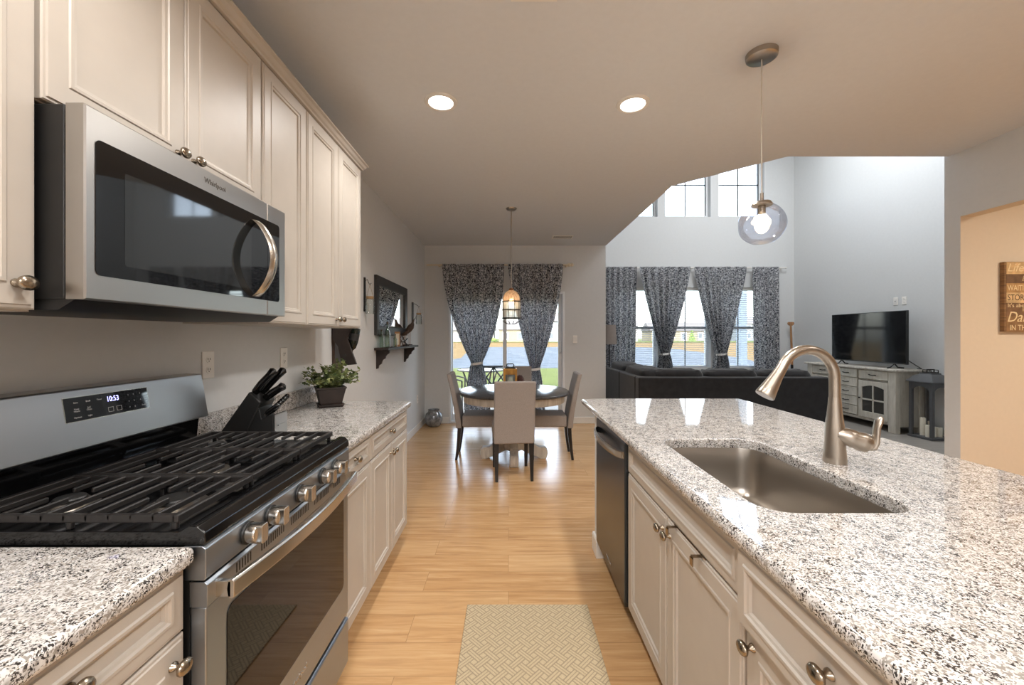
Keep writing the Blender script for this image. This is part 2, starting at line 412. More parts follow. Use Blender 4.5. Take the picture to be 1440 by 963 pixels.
# baseboards
def base(name, lo, hi): struct(B().box(lo, hi).build(name, M['white'], bevel=.004))
base('baseboard_left', (XL, 2.70, 0), (XL+.014, YB, .10))
base('baseboard_back', (XL+.014, YB-.014, 0), (DX0-.002, YB, .10))
base('baseboard_door', (DX1+.002, YB-.014, 0), (1.50, YB, .10))
base('baseboard_television', (XTV-.014, YH+.113, 0), (XTV, YL, .10))
base('baseboard_window', (1.5, YL-.014, 0), (XTV-.014, YL, .10))

def window(name, c, z0, z1, rail, mun):
    y = 8.28
    t = bpy.data.objects.new(name, None); COL.objects.link(t); t.location = (c, y, z0); struct(t)
    h = z1-z0; x0, x1 = -WW/2, WW/2
    b = B()
    for lo, hi in (((x0, -.03, 0), (x0+.045, .05, h)), ((x1-.045, -.03, 0), (x1, .05, h)), ((x0+.045, -.03, 0), (x1-.045, .05, .05)), ((x0+.045, -.03, h-.05), (x1-.045, .05, h))): b.box(lo, hi)
    b.build('window_frame', M['vinyl'], t, bevel=.004)
    b = B()
    b.box((-.009, -.012, .05), (.009, .012, h-.05))
    if rail: b.box((x0+.045, -.025, h*.50-.025), (x1-.045, .025, h*.50+.025))
    else: b.box((x0+.045, -.012, h*mun-.009), (x1-.045, .012, h*mun+.009)); b.box((x1-.058, -.02, .05), (x1-.045, .02, h-.05))
    b.build('muntin', M['blackm'] if not rail else flat('sash_grey', '6E7276', .5), t)
    B().box((x0+.045, -.003, .05), (x1-.045, .003, h-.05)).build('pane', M['pane'], t, smooth=0)
    return t
k = 1
for c in WC: window('window_%d' % k, c, LZ0, LZ1, True, .5); k += 1
for c in WC: window('window_%d' % k, c, UZ0, UZ1, False, .495); k += 1
b = B()
for c in WC: b.box((c-WW/2-.02, YL-.03, LZ0-.025), (c+WW/2+.02, 8.24, LZ0))
struct(b.build('trim_1', M['white'], bevel=.004))
# sliding door
t = bpy.data.objects.new('door_1', None); COL.objects.link(t); t.location = ((DX0+DX1)/2, 6.36, 0); struct(t)
hw_ = (DX1-DX0)/2
b = B(); b.box((-hw_, -.118, 0), (-hw_+.035, .07, DZ)); b.box((hw_-.035, -.118, 0), (hw_, .07, DZ)); b.box((-hw_+.035, -.118, DZ-.04), (hw_-.035, .07, DZ)); b.box((-hw_+.035, -.118, 0), (hw_-.035, .07, .03))
b.build('door_frame', M['vinyl'], t, bevel=.004)
for nm, x0, x1, yo in (('fixed_panel', -hw_+.035, -.005, .03), ('sliding_panel', -.055, hw_-.035, -.025)):
    b = B(); st = .055
    b.box((x0, yo-.02, .03), (x0+(.012 if nm == 'fixed_panel' else st), yo+.02, DZ-.04)); b.box((x1-st, yo-.02, .03), (x1, yo+.02, DZ-.04)); xa = x0+(.012 if nm == 'fixed_panel' else st); b.box((xa, yo-.02, .03), (x1-st, yo+.02, .12)); b.box((xa, yo-.02, DZ-.11), (x1-st, yo+.02, DZ-.04))
    p_ = b.build(nm, M['vinyl'], t, bevel=.004)
    B().box((x0+.01, yo-.003, .10), (x1-.04, yo+.003, DZ-.10)).build('pane', M['pane'], p_, smooth=0)
b = B(); hx = hw_-.062
b.tube([(hx, -.045, 1.08), (hx, -.085, 1.10), (hx, -.085, 1.24), (hx, -.045, 1.26)], .012, 10); b.box((hx-.02, -.05, 1.05), (hx+.02, -.044, 1.29))
b.build('door_handle', M['vinyl'], t, bevel=.003)

# ------------------------------------------------------------------ outside
def ground(x, y):
    if y < 9.8: return -.13
    return -.13-.47*min(1, (y-9.8)/14.0)
POND = [(-4.0, 24.4), (16, 24.4), (20.5, 35), (23, 48), (26, 66), (20, 72), (-5.2, 72), (-4.9, 47), (-4.2, 36), (-5.6, 30), (-7, 26)]
def grid(name, x0, x1, y0, y1, nx, ny, fn, mat):
    b = B(); V = [[b.v((x0+(x1-x0)*i/nx, y0+(y1-y0)*j/ny, fn(x0+(x1-x0)*i/nx, y0+(y1-y0)*j/ny))) for j in range(ny+1)] for i in range(nx+1)]
    for i in range(nx):
        for j in range(ny): b.f((V[i][j], V[i+1][j], V[i+1][j+1], V[i][j+1]))
    return b.build(name, mat)
grass = N('lawn_grass'); gn = grass.noise(grass.coord(), 1.4, 5, .7); grass.p(Base_Color=grass.ramp(gn, [(.3, lin('3E4720')), (.7, lin('59612D'))]), Roughness=.95, Specular_IOR_Level=.1)
dry = N('dry_grass'); gn = dry.noise(dry.coord(), .5, 5, .7); dry.p(Base_Color=dry.ramp(gn, [(.3, lin('564526')), (.7, lin('6F5B37'))]), Roughness=.95, Specular_IOR_Level=.1)
water = N('pond_water'); wn = water.noise(water.coord(scale=(.5, 1.6, 1)), 2.2, 4, .6)
water.p(Base_Color=water.ramp(wn, [(.35, lin('3C434A')), (.65, lin('5C636A'))]), Roughness=.8, Specular_IOR_Level=.03); water.bump(wn, .4, .08)
struct(grid('lawn', -60, 90, 6.46, 24.6, 30, 14, ground, grass.mat))
struct(B().box((-70, 24.3, -.75), (100, 180, -.62)).build('bank', dry.mat, smooth=0))
struct(B().prism(POND, -.64, -.60).build('pond', water.mat, smooth=0))
struct(grid('shore', -80, 120, 72, 125, 20, 10, lambda x, y: -.61+.32*min(1, (y-72)/34), dry.mat))
struct(grid('field', -90, 140, 104, 220, 20, 10, lambda x, y: -.27+.03*min(1, (y-104)/5), grass.mat))
struct(B().box((-3.2, 6.46, -.16), (5.2, 9.6, -.10)).build('patio', flat('patio_concrete', '8A867F', .85, var=.08), smooth=0))
HW = [flat('house_siding', c_, .8) for c_ in ('74716F', '716956', '61666A', '7A7876')]
ROOF = flat('grey_shingles', '5F5C5B', .9); HWIN = flat('house_window', '4A525C', .3)
def house(px, y, wd, hgt, roofh, col, label, wins):
    t = thing('house', label, 'house', (X(px, y), y, -.26), 0, 'houses across the pond')
    B().box((-wd/2, 0, 0), (wd/2, 9, hgt)).build('house_wall', HW[col], t, smooth=0)
    B().prism([(-.5, hgt), (9.5, hgt), (4.5, hgt+roofh)], -wd/2-.4, wd/2+.4, 'x').build('roof', ROOF, t, smooth=0)
    for (wx, wz, ww, wh) in wins:
        o = B().box((wx-ww/2-.15, -.08, wz-.15), (wx+ww/2+.15, 0, wz+wh+.15)).build('house_window', M['white'], t, smooth=0)
        B().box((wx-ww/2, -.1, wz), (wx+ww/2, -.02, wz+wh)).build('pane', HWIN, o, smooth=0)
W2 = [(-3, .9, 1.2, 1.6), (-.6, .9, 1.2, 1.6), (3, .4, 1.3, 2.2), (-3, 3.8, 1.2, 1.5), (0, 3.8, 1.2, 1.5), (3, 3.8, 1.2, 1.5)]
house(664, 112, 12, 3.2, 3.0, 0, 'low pale house across the pond seen left of the door mullion', [(-3, .9, 1.6, 1.4), (4.2, .4, 1.4, 2.3), (1, .9, 1.4, 1.5)])
house(727, 112, 10, 3.4, 2.6, 1, 'cream house across the pond with paired white windows, seen right of the door mullion', [(-3.2, .8, 1.3, 1.8), (1.0, .8, 1.5, 1.8), (2.9, .8, 1.5, 1.8)])
house(790, 114, 11, 5.8, 2.6, 2, 'grey two storey house across the pond at the right edge of the sliding door', W2)
house(868, 118, 12, 4.5, 2.6, 3, 'white house across the pond seen through the left living room window', W2[:3])
house(948, 125, 14, 3.2, 2.8, 1, 'cream bungalow across the pond behind the middle living room window', W2[:3])
house(998, 128, 8, 3.2, 2.8, 0, 'pale bungalow right of the small tree across the pond', W2[:2])
house(1066, 136, 12, 5.6, 2.6, 2, 'grey two storey house across the pond seen through the right living room window', W2)
LEAF = flat('shrub_leaf', '5E7536', .8, var=.4, scale=3)
def shrub(px, y, h, r, label, cone, base_z=-.26):
    t = thing('evergreen_tree' if cone else 'round_shrub', label, 'tree' if cone else 'shrub', (X(px, y), y, base_z))
    b = B()
    for i in range(240):
        q = random.random(); a = random.random()*2*PI
        rr = r*(1-q*.92 if cone else math.sin(PI*(.15+.8*q)))*(.7+.3*random.random()); z = h*(.08+.9*q); s_ = h*.07
        c = Vector((rr*math.cos(a), rr*math.sin(a), z)); d = Vector((random.gauss(0, 1), random.gauss(0, 1), random.gauss(0, 1))).normalized(); e = d.orthogonal().normalized()
        b.f([b.v(c+d*s_), b.v(c+e*s_*.6), b.v(c-d*s_), b.v(c-e*s_*.6)])
    if cone: b.lathe([(r*.75, h*.06), (r*.4, h*.5), (.03, h*.97)], n=12)
    else: b.ball((0, 0, h*.5), r*.7, r*.7, h*.42, 12, 8)
    b.build('foliage', LEAF, t)
    B().cyl((0, 0, -.05), (0, 0, h*.2), h*.04, n=8).build('tree_stem', M['brown'], t)
shrub(973, 108, 3.2, 1.0, 'small pointed green tree across the pond', True)
shrub(694, 108, 1.2, 1.1, 'low green shrub in front of the pale house across the pond', False)
# porch post beyond the right living room window
t = thing('porch_post', 'blue grey porch post outside the right living room window', 'post', (X(1043, 11.2), 11.2, -.16))
B().box((-.10, -.10, 0), (.10, .10, 3.2)).build('shaft', flat('porch_paint', '8E9AA8', .6), t, bevel=.01); B().box((-.14, -.14, 0), (.14, .14, .22)).build('plinth', flat('porch_paint_plinth', '8E9AA8', .6), t, bevel=.01)
# patio furniture
BM = M['blackm']
def patio_chair(px, y, rz, label):
    t = thing('patio_chair', label, 'chair', (X(px, y), y, -.10), rz, 'patio chairs')
    b = B(); b.box((-.26, -.26, .40), (.26, .26, .43)); b.build('seat', BM, t, bevel=.008)
    b = B(); yb = .26
    for x in (-.26, .26): b.tube([(x, yb, .42), (x, yb+.06, .92)], .02, 8)
    for z in (.52, .90): b.tube([(-.26, yb+.02, z), (.26, yb+.02+.03, z)], .02, 8)
    for x0 in (-.26, 0):
        b.tube([(x0, yb+.02, .53), (x0+.26, yb+.05, .89)], .014, 6); b.tube([(x0+.26, yb+.02, .53), (x0, yb+.05, .89)], .014, 6)
    b.tube([(0, yb+.02, .52), (0, yb+.05, .9)], .014, 6)
    b.build('backrest', BM, t)
    for x in (-.24, .24):
        for y_ in (-.24, .24): B().cyl((x, y_, 0), (x, y_, .41), .018, n=8).build('leg', BM, t)
        B().tube([(x*1.1, -.24, .41), (x*1.1, -.24, .62), (x*1.1, -.1, .66), (x*1.1, .28, .66)], .016, 8).build('armrest', BM, t)
patio_chair(695, 7.55, PI, 'black lattice back patio chair just outside the left door panel')
patio_chair(634, 7.7, PI/2, 'black patio chair with curved arms at the left edge of the sliding door')
t = thing('patio_table', 'glass topped patio table between the black patio chairs', 'table', (X(676, 8.9), 8.9, -.10))
B().lathe([(.5, .70), (.5, .712)], n=36).build('table_top', M['clear'], t); B().lathe([(.505, .69), (.52, .70), (.52, .715), (.505, .72)], n=36, cap=False).build('rim', BM, t)
for a in range(4):
    c_, s_ = math.cos(a*PI/2+.6), math.sin(a*PI/2+.6)
    B().tube([(c_*.40, s_*.40, 0), (c_*.30, s_*.30, .35), (c_*.44, s_*.44, .70)], .018, 8).build('leg', BM, t)

# ================================================================== KITCHEN CABINETS
C = M['cab']
DOOR = [(0, 0), (0, .013), (.003, .016), (.008, .016), (.010, .019), (.050, .019), (.053, .0215), (.060, .0215), (.063, .018), (.070, .016), (.073, .010)]
DRAW = [(0, 0), (0, .013), (.003, .016), (.008, .016), (.010, .019), (.030, .019), (.033, .0225), (.039, .0225), (.042, .018), (.047, .016), (.049, .010)]
def front(name, t, u0, u1, v0, v1, knob=None, dr=False, out=0):
    b = B(); b.rings(u0, u1, v0, v1, DRAW if dr else DOOR, lambda u, v, o: (u, -o-out, v))
    o = b.build(name, C, t, smooth=25)
    for kx, kz in (knob or []):
        kb = B(); y0 = -.019-out if not dr else -.010-out
        kb.lathe([(.0001, 0), (.010, 0), (.009, .004), (.0055, .008), (.0055, .014), (.012, .017), (.0165, .021), (.017, .0245), (.0145, .029), (.008, .032), (.0001, .033)], (kx, 0, kz), 'y', 22, cap=False, sx=1.08, sy=.9)
        for v in kb.bm.verts: v.co.y = y0-v.co.y
        kb.build('knob', M['knob'], o, smooth=60)
    return o
def carcass(t, w, d, z0, z1, kick=True):
    b = B(); g = .0015
    b.box((-w/2+g, 0, z0), (w/2-g, d, z1))
    if kick: b.box((-w/2+g, .075, 0), (w/2-g, d, z0))
    return b.build('cabinet_body', C, t, smooth=0)
LX, UX, IX = -.684, -.99, .56
def left_base(y0, y1, label, fronts, depth=.605):
    w_ = y1-y0; t = thing('base_cabinet', label, 'cabinet', (LX, (y0+y1)/2, 0), PI/2, 'greige base cabinets along the range wall')
    carcass(t, w_, depth, .105, .876)
    for f_ in fronts(w_): front(*f_[:1], t, *f_[1:])
    return t
G = .003
def base1(w_, side=1):
    h = w_/2-G
    return [('drawer', -h, h, .742, .868, [(0, .805)], True), ('door', -h, h, .112, .737, [(side*(h-.032), .69)])]
def base2(w_):
    h = w_/2-G
    return [('drawer', -h, h, .742, .868, [(0, .805)], True), ('door', -h, -.0015, .112, .737, [(-.030, .69)]), ('door', .0015, h, .112, .737, [(.030, .69)])]
left_base(.40, .838, 'greige base cabinet with drawer over door, under the near counter left of the range', lambda w_: base1(w_, 1))
left_base(-.10, .40, 'greige base cabinet at the bottom left corner, nearest the camera', lambda w_: base1(w_, -1))
left_base(1.603, 1.955, 'narrow greige base cabinet just past the range, one drawer over one door', lambda w_: [('drawer', -w_/2+G, w_/2-G, .742, .868, [(0, .805)], True), ('door', -w_/2+G, w_/2-G, .112, .737, None)])
left_base(1.955, 2.665, 'wide greige base cabinet at the far end of the counter, one drawer over two doors', base2)
def upper(y0, y1, z0, z1, label, fronts):
    w_ = y1-y0; t = thing('wall_cabinet', label, 'cabinet', (UX, (y0+y1)/2, z0), PI/2, 'greige wall cabinets')
    b = B(); b.box((-w_/2+.0015, 0, 0), (w_/2-.0015, .300, z1-z0)); b.build('cabinet_body', C, t, smooth=0)
    for f_ in fronts(w_, z1-z0): front('door', t, *f_)
    return t
U0, U1 = 1.395, 2.44
def pair(kz): return lambda w_, h: [(-w_/2+G, -.0015, .004, h-.004, [(-.030, kz)]), (.0015, w_/2-G, .004, h-.004, [(.030, kz)])]
upper(.40, .838, U0, U1, 'tall greige wall cabinet at the left picture edge, left of the microwave', lambda w_, h: [(-w_/2+G, w_/2-G, .004, h-.004, [(w_/2-G-.035, .055)])])
upper(.842, 1.600, 1.838, U1, 'short two door greige wall cabinet above the microwave', pair(.045))
upper(1.603, 1.955, U0, U1, 'single door greige wall cabinet right of the microwave', lambda w_, h: [(-w_/2+G, w_/2-G, .004, h-.004, None)])
upper(1.955, 2.675, U0, U1, 'two door greige wall cabinet at the far end of the row', pair(.045))
# crown moulding on the wall cabinets
prof = [(-1.29, 2.44), (-.985, 2.44), (-.966, 2.442), (-.964, 2.45), (-.955, 2.456), (-.948, 2.470), (-.938, 2.476), (-.938, 2.484), (-.945, 2.488), (-1.29, 2.488)]
b = B(); L = []
for y, e in ((.40, 0), (2.675, 1)):
    L.append([(x, y+(x+.985 if e and x > -.985 else 0), z) for x, z in prof])
b.loops(L); struct(b.build('trim_2', C, smooth=25))

# island
def isl(y0, y1, label):       # local +x runs toward the camera
    return thing('island_cabinet', label, 'cabinet', (IX, (y0+y1)/2, 0), -PI/2, 'greige island cabinets')
t = isl(.935, 1.842, 'greige sink cabinet in the island, one long false front over two doors'); w_ = .907; h = w_/2-G
b = B(); b.box((-w_/2, 0, .105), (w_/2, .6, .60)); b.box((-w_/2, 0, .60), (w_/2, .035, .876)); b.box((-w_/2, 0, .6), (-w_/2+.018, .6, .876)); b.box((w_/2-.018, 0, .6), (w_/2, .6, .876)); b.box((-w_/2, .075, 0), (w_/2, .6, .105)); b.build('cabinet_body', C, t, smooth=0)
front('false_front', t, -h, h, .730, .868, None, True)
front('door', t, -h, -.0015, .112, .724, [(-.030, .675)]); front('door', t, .0015, h, .112, .724, [(.030, .675)])
t2 = isl(.40, .930, 'greige island cabinet nearest the camera, drawer pulled slightly open above a door'); w_ = .530; h = w_/2-G
carcass(t2, w_, .6, .105, .876)
front('drawer', t2, -h, h, .697, .872, [(0, .79)], True, out=.022)
front('door', t2, -h, h, .112, .692, [(-h+.030, .655)])
t3 = isl(-.20, .395, 'greige island cabinet at the bottom right, hidden mostly by the counter'); w_ = .595; h = w_/2-G
carcass(t3, w_, .6, .105, .876); front('drawer', t3, -h, h, .73, .868, [(0, .80)], True); front('door', t3, -h, h, .112, .724, None)
# island back and end panel with its baseboard
t = thing('island_end_panel', 'white painted end panel closing the island beside the dishwasher', 'panel', (.86, 2.51, 0))
b = B(off=t.location); b.box((.545, 2.455, 0), (1.17, 2.56, .876)); b.box((1.165, -.2, 0), (1.20, 2.56, .876)); b.build('panel_board', M['wall'], t, bevel=.003)
b = B(off=t.location); b.box((.530, 2.448, 0), (1.215, 2.575, .10)); b.box((.533, 2.451, .10), (1.212, 2.572, .11)); b.build('baseboard_strip', M['white'], t, bevel=.003)

# over-the-door towel bar on the sink cabinet's right door
t = thing('towel_bar', 'small metal towel bar hooked over the right door of the sink cabinet', 'towel bar', (.575, 1.215, .70))
b = B(off=t.location)
for y in (1.315, 1.14):
    b.box((.5155, y-.008, .700), (.5165, y+.008, .7265)); b.box((.5155, y-.008, .7255), (.545, y+.008, .7268))
    b.box((.5130, y-.009, .700), (.5150, y+.009, .722))
b.build('hook', M['knob'], t, smooth=0)
B(off=t.location).box((.5445, 1.12, .7252), (.5465, 1.335, .7270)).build('bar', M['knob'], t, smooth=0)

# ------------------------------------------------------------------ countertops
def counter(name, label, y0, y1):
    t = B(); t.box((XL+.002, y0, .876), (-.644, y1, .914)); return tag(t.build(name, M['granite'], bevel=.013, seg=5), label, 'countertop')
counter('granite_countertop', 'speckled granite countertop in the bottom left corner, near side of the range', -.6, .838)
counter('granite_countertop', 'speckled granite countertop past the range, holding the knife block and the plant', 1.603, 2.69)
def splash(label, y0, y1):
    b = B(); b.box((XL+.001, y0, .9145), (XL+.021, y1, 1.016)); return tag(b.build('granite_backsplash', M['granite'], bevel=.003), label, 'backsplash')
splash('low speckled granite backsplash strip behind the knife block', 1.603, 2.69)
splash('low speckled granite backsplash strip left of the range, mostly out of frame', -.6, .838)
# island top with the sink cut-out
SX0, SX1, SY0, SY1, SR = .632, 1.022, .993, 1.70, .075
cx, cy = (SX0+SX1)/2, (SY0+SY1)/2
IX0, IX1, IY0, IY1 = .503, 1.600, -.45, 2.81
def inner(a, grow=0, r=None):
    r = SR if r is None else r
    hx, hy = (SX1-SX0)/2+grow, (SY1-SY0)/2+grow; r = max(.01, r+grow); d = (math.cos(a), math.sin(a))
    lo, hi = 0, 2
    for _ in range(40):
        m_ = (lo+hi)/2; qx, qy = abs(d[0]*m_)-hx+r, abs(d[1]*m_)-hy+r
        s_ = math.hypot(max(qx, 0), max(qy, 0))+min(max(qx, qy), 0)-r
        if s_ < 0: lo = m_
        else: hi = m_
    return (cx+d[0]*lo, cy+d[1]*lo)
def outer(a, ins=0):
    d = (math.cos(a), math.sin(a)); best = 9
    if d[0] > 1e-9: best = min(best, (IX1-ins-cx)/d[0])
    if d[0] < -1e-9: best = min(best, (IX0+ins-cx)/d[0])
    if d[1] > 1e-9: best = min(best, (IY1-ins-cy)/d[1])
    if d[1] < -1e-9: best = min(best, (IY0+ins-cy)/d[1])
    return (cx+d[0]*best, cy+d[1]*best)
hx, hy = (SX1-SX0)/2, (SY1-SY0)/2
ang = set()
for X_, Y_ in ((IX0, IY0), (IX1, IY0), (IX1, IY1), (IX0, IY1)): ang.add(round(math.atan2(Y_-cy, X_-cx), 6))
for sx in (1, -1):
    for sy in (1, -1):
        for k in range(13):
            q = k/12*PI/2; ang.add(round(math.atan2(sy*(hy-SR+SR*math.sin(q)), sx*(hx-SR+SR*math.cos(q))), 6))
for k in range(40): ang.add(round(-PI+2*PI*k/40, 6))
ang = sorted(ang)
b = B(); L = []
top, bot, r_ = .914, .876, .014
L.append([(*inner(a, .002), bot) for a in ang])
L.append([(*inner(a, 0), bot+.004) for a in ang])
L.append([(*inner(a, 0), top-.006) for a in ang]); L.append([(*inner(a, .002), top-.0018) for a in ang]); L.append([(*inner(a, .006), top) for a in ang])
for k in range(9):
    q = PI/2-PI*k/8; L.append([(*outer(a, r_-r_*math.cos(q)), (top+bot)/2+(top-bot)/2*math.sin(q)) for a in ang])
L.append([(*inner(a, .002), bot) for a in ang])
b.loops(L, False, False); bmesh.ops.remove_doubles(b.bm, verts=b.bm.verts[:], dist=1e-6)
it = b.build('granite_island_top', M['granite'], smooth=50); wn_ = it.modifiers.new('even', 'WEIGHTED_NORMAL'); wn_.keep_sharp = True
tag(it, 'large white speckled granite island top with the sink cut into it', 'countertop')
t = thing('kitchen_sink', 'undermounted stainless steel sink basin in the island', 'sink', (cx, cy, .66))
b = B(off=t.location); L = []
for g_, z in ((.02, .8755), (.004, .8755), (.003, .872), (-.003, .80), (-.008, .72), (-.016, .69), (-.035, .675), (-.06, .668)): L.append([(*inner(a, g_), z) for a in ang])
b.loops(L, False, True)
b.build('basin', M['sink'], t, smooth=50)
B(off=t.location).lathe([(.001, .672), (.03, .672), (.042, .676), (.045, .671), (.045, .669)], (cx, cy+.05, 0), cap=False).build('drain', M['knob'], t)
# faucet
fx, fy = 1.114, 1.384
t = thing('kitchen_faucet', 'brushed nickel gooseneck pull-down faucet standing behind the sink', 'faucet', (fx, fy, .914))
B().lathe([(.001, 0), (.033, 0), (.034, .004), (.0325, .03), (.029, .07), (.0285, .10), (.027, .125), (.0225, .16), (.019, .20), (.0175, .222), (.001, .222)], n=36, cap=False).build('faucet_body', M['nickel'], t, smooth=60)
pts = [(0, 0, .21), (0, 0, .27)]
R = .098; dx, dy = -1.0, -.06
for k in range(1, 17):
    q = PI*k/17*.93; pts.append((dx*R*(1-math.cos(q)), dy*R*(1-math.cos(q)), .285+.0+R*1.02*math.sin(q)))
B().tube(pts, .0165, 20).build('spout', M['nickel'], t, smooth=60)
e = Vector(pts[-1]); d = (e-Vector(pts[-2])).normalized(); d = (d+Vector((-.12, 0, 0))).normalized()
B().tube([e-d*.004, e+d*.004, e+d*.03, e+d*.085, e+d*.108, e+d*.112], [.0168, .0172, .0185, .0265, .0305, .029], 24).build('spray_head', M['nickel'], t, smooth=60)
hb = B(); hb.tube([(.0, -.006, .100), (.022, -.016, .094), (.042, -.026, .086), (.0435, -.0265, .0855), (.060, -.033, .080), (.078, -.039, .073), (.092, -.043, .067)], [.024, .029, .030, .0285, .0325, .029, .012], 24)
hb.build('handle_hub', M['nickel'], t, smooth=60)
B().tube([(.078, -.046, .058), (.088, -.047, .062), (.0955, -.048, .080), (.097, -.049, .105), (.099, -.049, .130), (.106, -.049, .150), (.115, -.049, .162)], [.008, .0125, .0130, .0115, .0112, .0130, .007], 16, flat=(.75, 1.2)).build('lever', M['nickel'], t, smooth=60)

# ------------------------------------------------------------------ dishwasher
t = thing('dishwasher', 'stainless steel dishwasher under the far end of the island top', 'dishwasher', (.56, 2.148, .0), -PI/2); w_ = .598
B().box((-w_/2, .005, .10), (w_/2, .56, .872)).build('tub_housing', M['blackm'], t, smooth=0)
b = B(); b.prism([(.004, .105), (-.026, .105), (-.030, .12), (-.030, .845), (-.024, .862), (.004, .866)], -w_/2+.003, w_/2-.003, 'x')
dd = b.build('dishwasher_door', M['darksteel'], t, bevel=.003)
b = B(); n = 18
L = []
for k in range(n+1):
    u = k/n; x = -w_/2+.03+(w_-.06)*u; o = .030+.042*math.sin(PI*u)**.6
    if k in (0, n): o = .027
    L.append([(x, -o, .775), (x, -o-.010, .778), (x, -o-.012, .792), (x, -o-.010, .806), (x, -o, .809)])
b.loops(L); b.build('handle', M['steelh'], dd, bevel=0, smooth=50)
B().box((-w_/2, .05, 0), (w_/2, .07, .10)).build('toe_panel', M['blackm'], t, smooth=0)
R4 = Matrix.Rotation(PI/2, 4, 'X')
text_build('lettering', 'Whirlpool', .022, M['steelh'], dd, Matrix.Translation((.0, -.0305, .16)) @ R4)

# ------------------------------------------------------------------ microwave
MZ = 1.400
t = thing('microwave', 'stainless steel over-the-range microwave with a black glass window', 'microwave', (-.88, 1.22, MZ), PI/2)
b = B(); b.box((-.376, .045, .022), (.376, .41, .430)); b.build('microwave_body', M['blackm'], t, bevel=.003)
b = B(); b.prism([(.025, .022), (.41, .022), (.41, .0), (.06, .0)], -.374, .374, 'x'); b.build('vent_base', M['blackm'], t)
def steelplate(nm, x0, x1, par):
    b = B(); b.rings(x0, x1, .022, .430, [(0, .040), (0, .003), (.003, 0)], lambda u, v, o: (u, o, v)); return b.build(nm, M['steel'], par, smooth=20)
d1 = steelplate('microwave_door', -.378, .2590, t); d2 = steelplate('control_panel', .2605, .378, t)
def rrect(x0, x1, z0, z1, r, n=6, corners=(1, 1, 1, 1)):
    out = []
    for (cx_, cz_, a0, on) in ((x1-r, z0+r, -PI/2, corners[0]), (x1-r, z1-r, 0, corners[1]), (x0+r, z1-r, PI/2, corners[2]), (x0+r, z0+r, PI, corners[3])):
        if on: out += [(cx_+r*math.cos(a0+PI/2*k/n), cz_+r*math.sin(a0+PI/2*k/n)) for k in range(n+1)]
        else: out.append((cx_+r*(1 if a0 in (-PI/2, 0) else -1), cz_+r*(1 if a0 in (0, PI/2) else -1)))
    return out
B().prism(rrect(-.357, .2590, .075, .366, .012, corners=(0, 0, 1, 1)), -.0016, .001, 'y').build('door_glass', M['blackglass'], d1, smooth=0)
B().prism(rrect(.2605, .334, .075, .366, .012, corners=(1, 1, 0, 0)), -.0016, .001, 'y').build('panel_glass', M['blackglass'], d2, smooth=0)
B().prism(rrect(-.292, .165, .105, .318, .006), -.0021, -.0012, 'y').build('viewing_window', M['meshglass'], d1, smooth=0)
b = B(); L = []; n = 20
for k in range(n+1):
    u = k/n; z = .082+.262*u; o = .004+.062*math.sin(PI*u)**.75
    L.append([(.165, -o, z), (.172, -o-.009, z), (.184, -o-.012, z), (.196, -o-.009, z), (.203, -o, z)])
b.loops(L); b.build('handle', M['steelh'], d1, smooth=50)
text_build('lettering', 'Whirlpool', .021, flat('etched_grey', '6A655F', .4, metal=.8), d1, Matrix.Translation((-.003, -.0004, .398)) @ R4)

# ------------------------------------------------------------------ gas range
t = thing('gas_range', 'freestanding stainless gas range with a black cooktop and five knobs', 'stove', (-.635, 1.2205, 0), PI/2); hw_ = .378
b = B(); b.box((-hw_+.003, .03, .03), (hw_-.003, .62, .90)); b.box((-hw_+.02, .06, 0), (hw_-.02, .58, .03)); b.build('range_body', M['blackm'], t, smooth=0)
b = B(); b.prism([(.0, .909), (-.006, .914), (-.004, .936), (.012, .949), (.03, .950), (.05, .938), (.58, .938), (.58, .909)], -hw_, hw_, 'x'); b.build('cooktop', M['blackg'], t, bevel=.002)
b = B(); b.prism([(.04, .836), (-.002, .836), (-.006, .842), (-.006, .902), (.002, .908), (.04, .908)], -hw_, hw_, 'x'); cp = b.build('control_panel', M['steelr'], t, bevel=.0015)
for kx in (-.245, -.150, 0, .150, .245):
    k = B(); k.lathe([(.026, -.0065), (.0262, -.011), (.0255, -.012), (.001, -.012)], (kx, 0, .872), 'y', 28, cap=False)
    ko = k.build('knob_bezel', M['blackm'], cp, smooth=40)
    k = B(); k.lathe([(.001, -.010), (.0225, -.012), (.0225, -.030), (.0215, -.034), (.020, -.036), (.001, -.036)], (kx, 0, .872), 'y', 28, cap=False)
    k.prism(rrect(kx-.0125, kx+.0125, .872-.0225, .872+.0225, .006, 4), -.050, -.020, 'y')
    k.build('knob', M['steelh'], cp, bevel=.0012)
# oven door
b = B(); b.box((-hw_+.004, -.004, .262), (hw_-.004, .03, .778)); od = b.build('oven_door', M['steelr'], t, bevel=.003)
b = B(); b.prism([(.03, .779), (-.006, .779), (-.008, .783), (-.008, .826), (-.002, .832), (.03, .832)], -hw_+.002, hw_-.002, 'x'); b.build('door_trim', M['steelr'], od, bevel=.001)
for g0, g1, q in ((-.285, -.235, 6), (-.19, -.09, 11), (-.05, .05, 11), (.09, .19, 11), (.235, .285, 6)):
    b = B()
    for k in range(q):
        x = g0+(g1-g0)*k/(q-1); b.box((x-.0022, -.0084, .800), (x+.0022, -.0076, .822))
    b.build('vent_grille', M['slot'], od, smooth=0)

